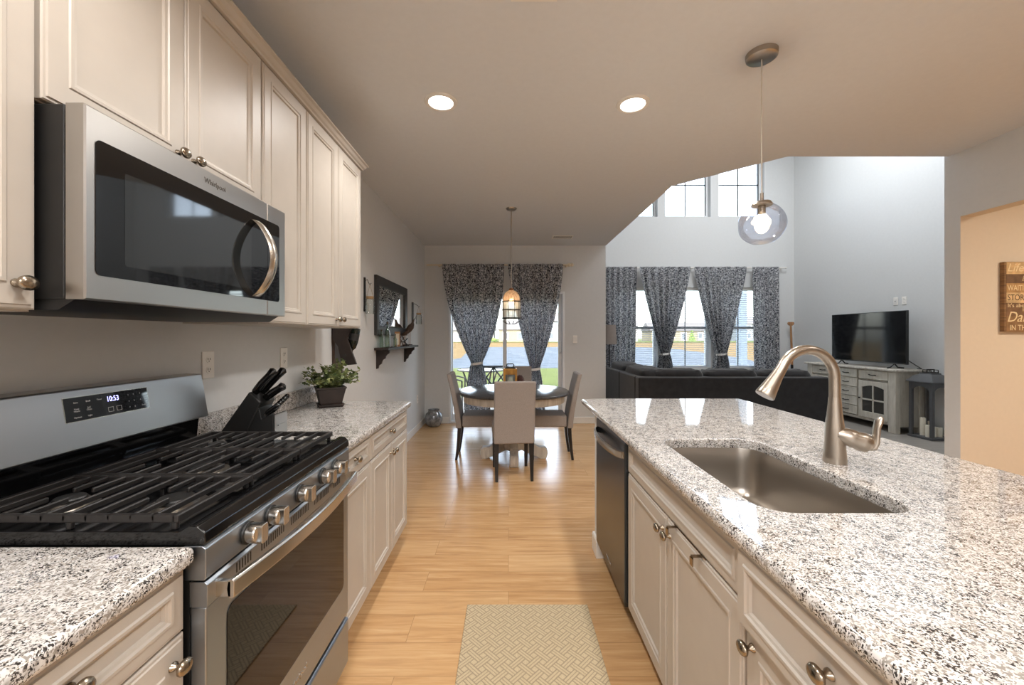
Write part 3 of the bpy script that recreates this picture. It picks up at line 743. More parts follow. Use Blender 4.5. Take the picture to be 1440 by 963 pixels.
B().prism(rrect(-.312, .328, .385, .738, .02), -.0056, -.003, 'y').build('oven_glass', M['ovenglass'], od, smooth=0)
b = B(); L = []; n = 24
for k in range(n+1):
    u = k/n; x = -.352+.704*u; o = .034+.030*math.sin(PI*u)
    L.append([(x, -o, .783), (x, -o-.010, .783), (x, -o-.0135, .787), (x, -o-.0135, .819), (x, -o-.010, .823), (x, -o, .823), (x, -o+.003, .803)])
b.loops(L)
for s_ in (-1, 1): b.box((s_*.352-.012 if s_ > 0 else -.352, -.040, .786), (.352 if s_ > 0 else -.340, -.006, .820))
b.build('handle', M['steelh'], od, bevel=.001, smooth=40)
text_build('lettering', 'Whirlpool', .024, M['steelh'], od, Matrix.Translation((0, -.0045, .318)) @ R4)
b = B(); b.prism([(.03, .06), (0, .06), (-.004, .07), (-.006, .235), (.0, .243), (.03, .245)], -hw_+.004, hw_-.004, 'x'); b.build('storage_drawer', M['steelr'], t, bevel=.002)
# back guard with the clock
b = B(); b.prism([(.585, .938), (.575, 1.03), (.634, 1.03), (.634, .90)], -hw_+.012, hw_-.012, 'x'); bgd = b.build('back_riser', M['blackg'], t, bevel=.002)
P0, P1 = Vector((0, .548, 1.036)), Vector((0, .574, 1.192))
b = B(); b.prism([(.56, 1.028), (.549, 1.031), (.548, 1.036), (.574, 1.190), (.579, 1.197), (.634, 1.200), (.634, 1.028)], -hw_, hw_, 'x'); bp = b.build('back_guard', M['steelg'], t, bevel=.002)
up = (P1-P0).normalized(); nrm = Vector((0, -up.z, up.y))
def face(x, s, o=0.0): return Vector((x, 0, 0))+P0+up*s+nrm*o
tilt = Matrix(((1, 0, 0, 0), (0, up.y, nrm.y, 0), (0, up.z, nrm.z, 0), (0, 0, 0, 1)))
dx0, dx1, s0, s1 = -.125, .128, .074, .140
b = B(); b.loops([[face(dx0-.002, s0-.002, -.001), face(dx1+.002, s0-.002, -.001), face(dx1+.002, s1+.002, -.001), face(dx0-.002, s1+.002, -.001)], [face(dx0-.002, s0-.002, .0008), face(dx1+.002, s0-.002, .0008), face(dx1+.002, s1+.002, .0008), face(dx0-.002, s1+.002, .0008)]]); b.build('display_bezel', M['steelh'], bp, smooth=0)
b = B(); b.loops([[face(dx0, s0, 0), face(dx1, s0, 0), face(dx1, s1, 0), face(dx0, s1, 0)], [face(dx0, s0, .0014), face(dx1, s0, .0014), face(dx1, s1, .0014), face(dx0, s1, .0014)]]); dsp = b.build('clock_display', M['blackglass'], bp, smooth=0)
def dtext(body, x, s, size, mat, sx=1.0): text_build('lettering', body, size, mat, dsp, Matrix.Translation(face(x, s, .0017)) @ tilt, extrude=.0002, sx=sx)
dtext('10:53', .010, .121, .022, M['digits'], .8)
for body, x, s in (('Bake', -.095, .125), ('Broil', -.062, .125), ('Keep\nWarm', -.095, .104), ('Self\nClean', -.062, .104), ('Options', -.095, .084), ('Light', -.062, .084), ('Timer', -.030, .125),
                   ('1', .060, .125), ('2', .078, .125), ('3', .100, .125), ('4', .060, .105), ('5', .078, .105), ('6', .100, .105), ('7', .060, .086), ('0', .078, .086), ('Start', .108, .086)):
    dtext(body, x, s, .0062, M['print'])
b = B()
for x in (.0, .026):
    for (u0, u1, v0, v1) in ((-.008, .008, -.007, -.0062), (-.008, .008, .0062, .007), (-.008, -.0072, -.007, .007), (.0072, .008, -.007, .007)):
        b.loops([[face(x+u0, .09+v0, .0014), face(x+u1, .09+v0, .0014), face(x+u1, .09+v1, .0014), face(x+u0, .09+v1, .0014)], [face(x+u0, .09+v0, .0017), face(x+u1, .09+v0, .0017), face(x+u1, .09+v1, .0017), face(x+u0, .09+v1, .0017)]])
b.build('arrow_button', M['print'], dsp, smooth=0)
# burners and grates
for bx, by, r_ in ((-.245, .165, .044), (-.245, .42, .036), (0, .29, .048), (.245, .165, .050), (.245, .42, .034)):
    bu = B().lathe([(r_*1.5, .9385), (r_*1.45, .941), (r_*1.05, .942), (r_, .950), (.001, .950)], (bx, by, 0), cap=False).build('burner', M['burner'], t)
    B().lathe([(r_*.86, .9502), (r_*.86, .956), (r_*.78, .959), (.001, .959)], (bx, by, 0), cap=False).build('burner_cap', M['blackm'], bu)
for gx in (-.250, 0, .250):
    b = B(); gz0, gz1 = .957, .971; hx_ = .1235
    for y in (.062, .530): b.box((gx-hx_, y-.007, gz0-.003), (gx+hx_, y+.007, gz1))
    for x in (gx-hx_, gx+hx_-.013): b.box((x, .062, gz0-.003), (x+.013, .530, gz1))
    for k in range(1, 10):
        y = .062+.468*k/10
        if k not in (2, 3, 7, 8): b.box((gx-hx_, y-.0042, gz0), (gx+hx_, y+.0042, gz1))
        else:
            b.box((gx-hx_, y-.004, gz0+.002), (gx-.028, y+.004, gz1)); b.box((gx+.028, y-.004, gz0+.002), (gx+hx_, y+.004, gz1))
    for x in (gx-hx_+.004, gx+hx_-.014):
        for y in (.068, .29, .514): b.box((x, y-.006, .938), (x+.010, y+.006, gz0))
    b.build('grate', M['iron'], t, bevel=.0025)

# ================================================================== LAMPS AND CEILING FITTINGS
def can(px, py, label):
    y = F*(CH-CZ)/(VY-py); x = X(px, y)
    t = thing('recessed_light', label, 'ceiling light', (x, y, CH), 0, 'recessed kitchen ceiling lights')
    B().lathe([(.070, -.002), (.074, -.009), (.096, -.006), (.098, 0), (.070, 0)], cap=False, n=40).build('trim_ring', M['white'], t, smooth=60)
    B().lathe([(.001, -.0035), (.071, -.0035), (.071, -.001), (.001, -.001)], cap=False, n=40).build('lens', M['lens'], t)
can(620, 143, 'lit recessed ceiling light nearer the left wall cabinets'); can(890, 146, 'lit recessed ceiling light above the island, right of the other')
def vent(x0, x1, y0, y1, label, col):
    t = thing('ceiling_vent', label, 'vent', ((x0+x1)/2, (y0+y1)/2, CH)); b = B(off=t.location)
    b.box((x0, y0, CH-.008), (x1, y0+.015, CH)); b.box((x0, y1-.015, CH-.008), (x1, y1, CH)); b.box((x0, y0+.015, CH-.008), (x0+.015, y1-.015, CH)); b.box((x1-.015, y0+.015, CH-.008), (x1, y1-.015, CH)); b.build('vent_frame', M['white'], t)
    b = B(off=t.location); n = int((x1-x0-.03)/.016)
    for k in range(n):
        x = x0+.018+k*.016; b.box((x, y0+.015, CH-.007), (x+.007, y1-.015, CH-.001))
    b.build('louvre', col, t, smooth=0)
    B(off=t.location).box((x0+.012, y0+.012, CH-.001), (x1-.012, y1-.012, CH-.0002)).build('duct_opening', M['slot'], t, smooth=0)
vent(X(776, 5.72), X(805, 5.72), 5.62, 5.78, 'white ceiling register near the dining back wall', M['white'])
vent(.01, .20, 1.40, 1.682, 'white ceiling register at the top picture edge above the aisle', M['white'])
# island pendant
px_, py_ = 1.25, 2.0
t = thing('pendant_lamp', 'pendant lamp with a clear dimpled glass globe hanging over the island', 'pendant lamp', (px_, py_, CH))
B().lathe([(.001, -.03), (.060, -.03), (.069, -.024), (.071, -.004), (.071, 0), (.001, 0)], cap=False, n=36).build('canopy', M['nickel'], t)
B().tube([(0, 0, -.03), (0, 0, -.70)], .0028, 8).build('cord', flat('clear_cord', 'C9C2B8', .3), t)
B().lathe([(.001, -.69), (.008, -.69), (.008, -.725), (.040, -.735), (.047, -.748), (.046, -.752), (.001, -.752)], cap=False).build('socket_cap', M['nickel'], t)
B().lathe([(.001, -.752), (.017, -.752), (.017, -.79), (.001, -.79)], cap=False).build('socket', M['knob'], t)
gb = B(); gp = []
for k in range(19):
    q = math.radians(25+128*k/18); gp.append((.104*math.sin(q), -.842+.104*math.cos(q)))
gb.lathe(gp, cap=False, n=40)
for v in gb.bm.verts:
    a = math.atan2(v.co.y, v.co.x); v.co.x *= 1+.022*math.sin(5*a+9*v.co.z*6); v.co.y *= 1+.022*math.cos(4*a+40*v.co.z)
gb.build('glass_globe', M['globe'], t, smooth=80)
B().ball((0, 0, -.845), .032, .032, .044, 18, 12).build('bulb', M['bulb'], t)
l = light('pendant_bulb_light', 'POINT', (px_, py_, 1.86), 9, (1, .78, .52), .035)
# dining pendant
px_, py_ = X(719, 4.43), 4.43
t = thing('cage_pendant_lamp', 'cylindrical caged glass pendant with a copper top over the dining table', 'pendant lamp', (px_, py_, CH))
B().lathe([(.001, -.022), (.04, -.022), (.055, -.012), (.06, 0), (.001, 0)], cap=False).build('canopy', M['nickel'], t)
B().lathe([(.001, -.872), (.02, -.874), (.03, -.893), (.001, -.896)], cap=False).build('copper_cap', M['copper'], t)
B().cyl((0, 0, -.02), (0, 0, -.88), .0055, n=10).build('rod', M['nickel'], t)
B().lathe([(.012, -.885), (.03, -.897), (.06, -.915), (.083, -.945), (.094, -.985), (.097, -1.02), (.094, -1.02), (.08, -.95), (.012, -.90)], cap=False).build('glass_dome', M['amberglass'], t, smooth=60)
B().lathe([(.098, -1.02), (.098, -1.20), (.095, -1.20), (.095, -1.02)], cap=False).build('glass_cylinder', M['seeded'], t, smooth=60)
for z in (-1.02, -1.11, -1.20): B().lathe([(.099, z-.006), (.105, z-.006), (.105, z+.006), (.099, z+.006), (.099, z-.006)], cap=False).build('ring', M['bronze'], t)
b = B()
for k in range(10):
    a = k*PI/5; c_, s_ = math.cos(a), math.sin(a)
    b.tube([(.103*c_, .103*s_, -1.0), (.103*c_, .103*s_, -1.205), (.09*c_, .09*s_, -1.235), (.055*c_, .055*s_, -1.258), (.02*c_, .02*s_, -1.264)], .0028, 6)
b.build('wire_cage', M['bronze'], t)
B().ball((0, 0, -1.03), .03, .03, .045, 16, 10).build('bulb', M['bulb'], t)
light('cage_bulb_light', 'POINT', (px_, py_, CH-1.03), 22, (1, .72, .42), .03)

# ================================================================== LEFT WALL AND COUNTER
def plate(name, label, cat, at, face_dir, kind):
    """a small wall plate; local x along the wall, y out of the wall is negative"""
    t = thing(name, label, cat, at, face_dir)
    B().box((-.035, -.006, -.058), (.035, 0, .058)).build('cover_plate', M['plastic'], t, bevel=.003)
    b = B()
    if kind == 'outlet':
        for z in (-.022, .022):
            o = B().lathe([(.001, -.0075), (.0155, -.0075), (.0165, -.006), (.001, -.006)], (0, 0, z), 'y', 20, cap=False, sy=.85).build('receptacle', M['plastic'], t)
            bb = B()
            for x in (-.006, .006): bb.box((x-.0012, -.0081, z-.001), (x+.0012, -.0074, z+.008))
            bb.cyl((0, -.0081, z-.006), (0, -.0074, z-.006), .0022, n=10)
            bb.build('slots', M['slot'], o, smooth=0)
    elif kind == 'switch':
        for x in (-.017, .017): B().prism([(-.0072, -.032), (-.009, .032), (-.004, .032), (-.004, -.032)], x-.013, x+.013, 'x').build('rocker', M['white'], t, bevel=.001)
    elif kind == 'jack':
        B().box((-.02, -.009, -.03), (.02, -.006, .03)).build('insert', M['white'], t, bevel=.001); B().lathe([(.001, -.016), (.005, -.016), (.005, -.008)], (0, 0, 0), 'y', 12).build('jack', M['knob'], t)
    return t
plate('wall_outlet', 'white double outlet above the counter beside the range backguard', 'outlet', (XL, 1.742, Z(513, 1.742)), PI/2, 'outlet')
plate('wall_outlet', 'white double outlet on the wall behind the knife handles', 'outlet', (XL, 2.33, Z(503, 2.33)), PI/2, 'outlet')
plate('wall_outlet', 'white outlet low on the left wall near the grey floor vase', 'outlet', (XL, 5.75, .45), PI/2, 'outlet')
plate('light_switch', 'white double light switch right of the sliding door', 'switch', (X(808.5, YB), YB, Z(477, YB)), 0, 'switch')
plate('wall_plate', 'white wall plate above the television, left one of the pair', 'wall plate', (XTV, F*XTV/(1260-VX), 1.86), -PI/2, 'jack')
plate('wall_outlet', 'white outlet above the television, right one of the pair', 'outlet', (XTV, F*XTV/(1272-VX), 1.86), -PI/2, 'outlet')

# knife block
ky = 1.70
t = thing('knife_block', 'black slanted knife block standing on the counter beside the range', 'knife block', (-1.12, ky+.055, .914))
def kp(px, py): return (X(px, ky), Z(py, ky))
body = [(X(303, ky), .9145), (X(343, ky), .9145), (kp(366, 566)), (kp(350, 551))]
b = B(off=t.location); b.prism(body, ky, ky+.11, 'y'); b.build('block', M['blackm'], t, bevel=.004)
low = [(X(338, ky), .9145), (X(383, ky), .9145), (X(383.5, ky), Z(583, ky)), (X(366.5, ky), Z(589, ky)), (X(362, ky), Z(571, ky))]
b = B(off=t.location); b.prism(low, ky+.006, ky+.104, 'y'); b.build('steak_knife_block', M['blackm'], t, bevel=.003)
b = B(off=t.location); b.box((X(383.5, ky), ky+.008, .916), (X(385, ky), ky+.102, Z(584, ky))); b.box((X(385, ky), ky+.03, .962), (X(386.5, ky), ky+.08, .968)); b.build('steel_plate', M['steel'], t, smooth=0)
def knife(px0, py0, px1, py1, y, r, label, g=.006):
    a, c = Vector((X(px0, y), y, Z(py0, y))), Vector((X(px1, y), y, Z(py1, y))); d = (c-a).normalized()
    k = thing('kitchen_knife', label, 'knife', a, 0, 'knives in the black block'); nrm_ = d.cross(Vector((0, 1, 0)))
    off = k.location; L_ = (c-a).length
    B(off=off).tube([a+d*g, a+d*(g+.010)], .0055, 8, flat=(1.5, .5)).build('bolster', M['steelh'], k)
    B(off=off).tube([a+d*(g+.008), a+d*(g+.014), a+d*L_*.45, a+d*L_*.8+nrm_*-.004, c+nrm_*-.006, c+d*.008+nrm_*-.006], [r*.8, r, r*1.05, r*.95, r*1.1, r*.5], 12, flat=(1.15, .8)).build('handle', M['blackg'], k, smooth=60)
knife(355, 556, 383, 520, ky+.028, .014, 'black handled knife, uppermost on the near side of the block')
knife(364, 557, 397, 519, ky+.075, .014, 'black handled knife reaching highest on the far side of the block')
knife(369, 563, 397, 541, ky+.050, .0145, 'short thick handled black knife in the middle of the block')
for k in range(5):
    knife(369+3.0*k, 588-1.5*k, 389+3.4*k, 568-3.2*k, ky+.018+.019*k, .0095, 'steak knife handle in the lower tier of the block, number %s from the camera side' % ('one', 'two', 'three', 'four', 'five')[k], .016)

# potted plant
t = thing('potted_plant', 'small leafy green plant in a square dark pot on the counter', 'plant', (-1.10, 2.50, .914), .55)
b = B(); b.loops([[(sx*h, sy*h, z) for sx, sy in ((-1, -1), (1, -1), (1, 1), (-1, 1))] for h, z in ((.058, .012), (.080, .112), (.084, .112), (.084, .122), (.074, .122), (.070, .10))]); b.build('pot', M['darkwood'], t, bevel=.002)
b = B(); b.loops([[(sx*h, sy*h, z) for sx, sy in ((-1, -1), (1, -1), (1, 1), (-1, 1))] for h, z in ((.066, 0.0005), (.074, .018), (.068, .018), (.062, .008))]); b.build('saucer', M['darkwood'], t, bevel=.002)
B().box((-.069, -.069, .09), (.069, .069, .104)).build('soil', M['brown'], t)
LG = N('plant_leaf'); ln = LG.noise(LG.coord(), 24, 1); LG.p(Base_Color=LG.ramp(ln, [(.3, lin('3F5436')), (.5, lin('6E7B4A')), (.75, lin('A5A86F'))]), Roughness=.55)
b = B(); st = B(); random.seed(4)
for k in range(92):
    a = random.random()*2*PI; lean = random.random()**.5; h = .045+.135*random.random()*(1.2-.75*lean); rx = .135*lean
    p0 = Vector((random.uniform(-.045, .045), random.uniform(-.045, .045), .10)); p1 = p0+Vector((math.cos(a)*rx, math.sin(a)*rx, h)); pm = (p0+p1)/2+Vector((0, 0, .02))
    st.tube([p0, pm, p1], .0014, 5)
    for q in range(13):
        u = .3+.7*q/10; c_ = p0.lerp(pm, min(1, u*2)) if u < .5 else pm.lerp(p1, u*2-1)
        d = Vector((random.gauss(0, 1), random.gauss(0, 1), random.gauss(.3, .6))).normalized(); s_ = d.cross(Vector((random.random(), random.random(), 1))).normalized()
        L_ = .021+.010*random.random(); W_ = L_*.38; n_ = d.cross(s_)
        b.f([b.v(c_), b.v(c_+d*L_*.45+s_*W_+n_*.002), b.v(c_+d*L_), b.v(c_+d*L_*.45-s_*W_+n_*.002)])
b.build('foliage', LG.mat, t); st.build('plant_stem', flat('plant_stem_green', '59603A', .7), t)

# wine rack under the wall cabinet's far end
wy = 2.95
def wp(u, v): return (X(460+u/7.4, wy), Z(440+v/7.4, wy))
t = thing('wine_rack', 'dark wooden wine rack on the wall past the end of the wall cabinets', 'wine rack', (XL, wy+.06, 1.05))
b = B(off=t.location); b.box((XL, wy+.02, 1.05), (XL+.022, wy+.16, 1.47)); b.build('back_board', M['brown'], t, bevel=.003)
b = B(off=t.location); b.prism([(XL+.015, wp(0, 120)[1]), wp(262, 120), wp(205, 265), wp(303, 535), wp(150, 548), wp(112, 350), (XL+.015, wp(0, 270)[1])], wy, wy+.022, 'y'); b.build('bottle_holder', M['darkwood'], t, bevel=.002)
b = B(off=t.location)
for u, v in ((185, 440), (225, 512)):
    x, z = wp(u, v); b.lathe([(.001, -.0015), (.009, -.0015), (.009, .002), (.001, .002)], (x, wy, z), 'y', 16, cap=False)
b.build('bottle_hole', M['slot'], t)
t = thing('wine_bottle', 'dark green wine bottle tilted neck down in the wall rack', 'bottle', (*(X(496, wy), wy+.05), 1.25))
a, c = Vector((X(494, wy+.06), wy+.06, Z(492, wy+.06))), Vector((X(501.5, wy+.06), wy+.06, Z(455, wy+.06))); d = (c-a).normalized()
B(off=t.location).tube([a-d*.05, a-d*.0, a+d*.02, a+d*.06, a+d*.16, a+d*.165], [.013, .014, .030, .036, .036, .03], 20).build('bottle_body', flat('dark_bottle_glass', '161C17', .1), t, smooth=60)
B(off=t.location).tube([a+d*.075, a+d*.125], .0366, 20, cap=False).build('bottle_label', flat('dark_label', '2B2A2A', .6), t, smooth=60)

def jar_sconce(y, xj, ztop, zj0, zj1, label, board):
    t = thing('jar_sconce', label, 'sconce', (XL, y, zj0), 0, 'mason jar wall sconces')
    B(off=t.location).box((XL, y-.035 if board else y-.012, zj0+.02), (XL+.014, y+.035 if board else y+.012, ztop)).build('wall_board', M['darkwood'] if board else M['blackm'], t, bevel=.002)
    zt = ztop-.03
    B(off=t.location).tube([(XL+.012, y, zt), (XL+.03, y, zt+.012), (xj-.012, y, zt-.018), (xj, y, zt-.035), (xj+.012, y, zt-.02)], .0035, 8).build('hook', M['blackm'], t)
    b = B(off=t.location)
    for s_ in (-1, 1): b.tube([(xj, y, zt-.033), (xj+s_*.03, y, zj1-.01)], .0015, 6)
    b.build('hanger', M['rope'], t)
    h = zj1-zj0
    B(off=t.location).lathe([(.001, 0), (.036, 0), (.040, .008), (.040, h*.72), (.031, h*.86), (.031, h)], (xj, y, zj0), cap=False).build('jar', M['clear'], t, smooth=60)
    B(off=t.location).lathe([(.033, h*.86), (.033, h), (.001, h+.002)], (xj, y, zj0), cap=False).build('lid_band', M['rope'], t)
jar_sconce(3.63, -1.240, 1.87, 1.545, 1.70, 'mason jar wall sconce left of the dark framed mirror', False)
jar_sconce(5.45, -1.205, 1.80, 1.505, 1.655, 'mason jar wall sconce on a wooden board right of the mirror', True)

# mirror
t = thing('wall_mirror', 'rectangular wall mirror in a wide dark frame above the shelf', 'mirror', (XL, 4.485, 1.35))
b = B(off=t.location); y0, y1, z0, z1 = 3.90, 5.07, 1.352, 1.937
b.rings(y0, y1, z0, z1, [(0, .001), (0, .028), (.006, .032), (.085, .026), (.095, .014), (.095, .001)], lambda u, v, o: (XL+o, u, v), False, False); b.build('frame', flat('charcoal_frame', '2D2C2C', .45, var=.15), t, smooth=20)
mm = N('mirror_glass'); mm.p(Base_Color=(.88, .9, .9), Metallic=1.0, Roughness=.01)
B(off=t.location).box((XL+.004, y0+.09, z0+.09), (XL+.012, y1-.09, z1-.09)).build('mirror_glass', mm.mat, t, smooth=0)

# wall shelf with brackets
SZ = 1.232
t = thing('wall_shelf', 'dark wall shelf with two scrolled brackets under the mirror', 'shelf', (XL, 4.55, 1.03))
B(off=t.location).box((XL, 3.90, SZ-.024), (XL+.140, 5.20, SZ)).build('shelf_board', M['darkwood'], t, bevel=.003)
pr = [(0, 0), (.128, 0), (.126, -.03), (.105, -.045), (.092, -.062), (.088, -.082), (.066, -.094), (.056, -.112), (.050, -.135), (.026, -.150), (.018, -.18), (0, -.185)]
for y in (3.96, 5.02): B(off=t.location).prism([(XL+a, SZ-.024+c_) for a, c_ in pr], y, y+.03, 'y').build('bracket', M['darkwood'], t, bevel=.002)
def bottle(x, y, r, h, label):
    t = thing('glass_bottle', label, 'bottle', (x, y, SZ), 0, 'bottles on the wall shelf')
    B().lathe([(.001, 0), (r, 0), (r, h*.55), (r*.9, h*.65), (r*.4, h*.78), (r*.36, h*.97), (r*.45, h)], cap=False, n=20).build('glass', M['bottle'], t, smooth=60)
    B().lathe([(.001, h*.93), (r*.34, h*.93), (r*.4, h*1.04), (.001, h*1.04)], cap=False, n=14).build('stopper', M['brown'], t)
bottle(XL+.045, 3.99, .026, .17, 'short green glass bottle at the left end of the wall shelf')
bottle(XL+.082, 4.06, .028, .245, 'tall green glass bottle on the wall shelf, tallest of the bottles')
bottle(XL+.120, 4.20, .022, .13, 'small green glass bottle in front of the wooden plaque on the wall shelf')
t = thing('wooden_plaque', 'small pale wooden plaque leaning on the wall shelf behind the bottles', 'plaque', (XL+.10, 4.36, SZ)); B().box((-.028, -.01, 0), (.028, .01, .16)).build('board', M['oak'], t, bevel=.003); B().box((-.022, -.0115, .02), (.022, -.009, .14)).build('print_panel', M['cream'], t)
t = thing('driftwood_twig', 'little dark twig ornament standing on the wall shelf beside the plaque', 'ornament', (XL+.125, 4.42, SZ)); b = B()
for p in ([(-.02, 0, 0), (0, 0, .06), (.03, 0, .10)], [(0, 0, .06), (-.03, 0, .11)], [(.025, 0, 0), (0, 0, .06)]): b.tube(p, [.005, .004, .003][:len(p)], 6)
b.build('twig', M['brown'], t)
t = thing('wire_ornament', 'dark angular wire ornament in the middle of the wall shelf', 'ornament', (XL+.075, 4.66, SZ)); b = B()
for p in ([(-.05, 0, 0), (-.02, 0, .105), (.0, 0, .11), (.05, 0, 0)], [(-.035, 0, .05), (.02, 0, .045), (.06, 0, .09)], [(.02, 0, .045), (.075, 0, .0)]): b.tube(p, .006, 8)
b.build('wire', M['blackm'], t)
def bird(x, y, legs, L_, tilt, label, sgn=1):
    t = thing('shorebird_figure', label, 'figurine', (x, y, SZ), 0, 'carved shorebirds on the wall shelf')
    B().lathe([(.001, 0), (.035, 0), (.035, .012), (.001, .014)], cap=False).build('base', M['darkwood'], t)
    b = B()
    for dx_ in (-.008, .008): b.tube([(dx_, 0, .012), (dx_*1.2, 0, legs+.01)], .0022, 6)
    b.build('leg_rods', M['oak'], t)
    c_ = Vector((0, 0, legs+.03)); d = Vector((math.cos(tilt)*sgn, 0, math.sin(tilt)))
    b = B(); hd = c_+d*L_*.52+Vector((0, 0, L_*.24))
    b.tube([c_-d*L_*.62, c_-d*L_*.4, c_-d*L_*.1, c_+d*L_*.2, c_+d*L_*.42+Vector((0, 0, L_*.04)), c_+d*L_*.46+Vector((0, 0, L_*.18)), hd, hd+d*.016], [.004, L_*.15, L_*.25, L_*.26, L_*.15, L_*.085, L_*.10, L_*.04], 14)
    b.build('body', M['brown'], t, smooth=70)
    B().tube([hd+d*.01, hd+d*L_*.42+Vector((0, 0, -.008))], [.006, .0015], 8).build('bill', M['blackm'], t)
bird(XL+.075, 5.00, .175, .15, .95, 'tall carved shorebird figure with a raised head at the right end of the wall shelf')
bird(XL+.060, 4.84, .115, .09, .5, 'smaller carved shorebird figure left of the tall one')

# vase on the floor
t = thing('floor_vase', 'squat grey glass jar standing on the floor in the dining corner', 'vase', (X(610, 6.06), 6.06, 0))
vg = N('mottled_grey_glass'); vn = vg.noise(vg.coord(), 16, 4, .7); vg.p(Base_Color=vg.ramp(vn, [(.3, lin('55585C')), (.7, lin('A9ACB0'))]), Roughness=.15, Metallic=.35)
B().lathe([(.001, .002), (.085, .002), (.105, .03), (.128, .09), (.13, .14), (.115, .19), (.085, .215), (.08, .235), (.088, .25), (.08, .25), (.072, .235), (.076, .215), (.10, .19), (.001, .17)], cap=False, n=32).build('vase_body', vg.mat, t, smooth=60)
B().lathe([(.082, .208), (.0875, .212), (.086, .218), (.082, .22)], cap=False).build('neck_ring', M['bronze'], t)

# rug
b = B(); b.box((-.205, .9, .0005), (.393, 2.02, .009)); tag(b.build('kitchen_rug', M['rug'], bevel=.003), 'beige woven kitchen rug with a basket weave pattern on the wood floor', 'rug')

# ================================================================== CURTAINS AND BLINDS
def curtain(name, label, group, y, zt, zb, top, tie, bot, n=7, amp=.035, cloth=1.4, e0=1.4, e1=1.8):
    """top/bot = (x0, x1); tie = (x0, x1, z) or None"""
    t = thing(name, label, 'curtain', ((top[0]+top[1])/2, y, zb), 0, group)
    b = B(off=t.location); uvl = b.bm.loops.layers.uv.new('UVMap'); NX, rows = n*10, 46; V = []; UV = {}
    ph = random.random()*6; wob = [random.uniform(-.5, .5) for _ in range(n+2)]
    for j in range(rows+1):
        u = j/rows; z = zt+(zb-zt)*u
        if tie is None:
            q = u; x0, x1 = top[0]+(bot[0]-top[0])*u, top[1]+(bot[1]-top[1])*u; a_ = amp*(.55+.45*u)
        elif z >= tie[2]:
            q = (zt-z)/(zt-tie[2]); x0 = top[0]+(tie[0]-top[0])*q**e0; x1 = top[1]+(tie[1]-top[1])*q**e1; a_ = amp*(.5+.9*q)
        else:
            q = min(1, (tie[2]-z)/(tie[2]-zb)); s_ = q**.55; x0 = tie[0]+(bot[0]-tie[0])*s_; x1 = tie[1]+(bot[1]-tie[1])*s_; a_ = amp*(1.4-.6*q)
        row = []
        for i in range(NX+1):
            s_ = i/NX; k = s_*n; wv = wob[int(k)]*(1-k % 1)+wob[int(k)+1]*(k % 1)
            x = x0+(x1-x0)*s_; yy = y+a_*math.sin(2*PI*(k+wv*.35)+ph)+a_*.35*math.sin(2*PI*k*.43+2*u)
            v = b.v((x, yy, z)); row.append(v); UV[v] = (s_*cloth, z)
        V.append(row)
    for j in range(rows):
        for i in range(NX):
            f = b.f((V[j][i], V[j][i+1], V[j+1][i+1], V[j+1][i]))
            for lp in f.loops: lp[uvl].uv = UV[lp.vert]
    b.build('cloth', M['curtain'], t, smooth=0 if False else 180)
    if tie:
        b = B(off=t.location); xm, hw__ = (tie[0]+tie[1])/2, (tie[1]-tie[0])/2+.012
        L = []
        for k in range(25):
            a = 2*PI*k/24; L.append((xm+hw__*math.cos(a), y+.068*math.sin(a), tie[2]))
        lo = [[(p[0], p[1], p[2]-.018+.012*math.cos(k*2*PI/24)) for k, p in enumerate(L[:-1])], [(p[0], p[1], p[2]+.018+.012*math.cos(k*2*PI/24)) for k, p in enumerate(L[:-1])]]
        b.loops(lo, False, False); b.build('tieback', M['plastic'], t)
    return t
yd = 6.10; G1 = 'navy print curtains at the sliding door'
curtain('window_curtain', 'navy and white print curtain tied back, left panel of the sliding door', G1, yd, Z(371, yd), Z(580, yd), (X(622, yd), X(709, yd)), (X(663, yd), X(678, yd), Z(511, yd)), (X(653, yd), X(690, yd)), 7, .030, 1.35, 1.75, 2.1)
curtain('window_curtain', 'navy and white print curtain tied back, right panel of the sliding door', G1, yd, Z(371, yd), Z(579, yd), (X(714, yd), X(792, yd)), (X(746, yd), X(759, yd), Z(519, yd)), (X(741, yd), X(767, yd)), 7, .030, 1.35, 1.25, 1.6)
yd = 6.148
t = thing('curtain_rod', 'cream curtain rod with carved finials over the sliding door', 'curtain rod', (X(705, yd), yd, Z(372.5, yd)))
b = B(off=t.location); z = Z(372.5, yd); b.cyl((X(600, yd), yd, z), (X(799, yd), yd, z), .012, n=12); b.build('pole', M['cream'], t)
B(off=t.location).lathe([(.001, 0), (.022, .005), (.028, .03), (.018, .045), (.024, .055), (.026, .075), (.012, .095), (.001, .1)], (X(798, yd), yd, z), 'x', 14, cap=False).build('finial', M['cream'], t)
for px in (617, 797): B(off=t.location).box((X(px, yd)-.01, yd-.005, z-.02), (X(px, yd)+.01, YB, z+.012)).build('rod_bracket', M['cream'], t)
yl = 8.02; G2 = 'navy print curtains at the living room windows'; zb = .10
curtain('window_curtain', 'straight navy print curtain at the left end of the living room windows', G2, yl, Z(375, yl), zb, (X(846, yl), X(895, yl)), None, (X(848, yl), X(891, yl)), 6, .04, 1.1)
curtain('window_curtain', 'tied navy print curtain between the left and middle living room windows', G2, yl, Z(375, yl), zb, (X(899, yl), X(971, yl)), (X(929, yl), X(941, yl), Z(497.5, yl)), (X(919, yl), X(951, yl)), 7, .04, 1.4, 1.25, 1.3)
curtain('window_curtain', 'tied navy print curtain between the middle and right living room windows', G2, yl, Z(375, yl), zb, (X(977, yl), X(1051, yl)), (X(1008, yl), X(1021, yl), Z(498, yl)), (X(1000, yl), X(1031, yl)), 7, .04, 1.4, 1.25, 1.3)
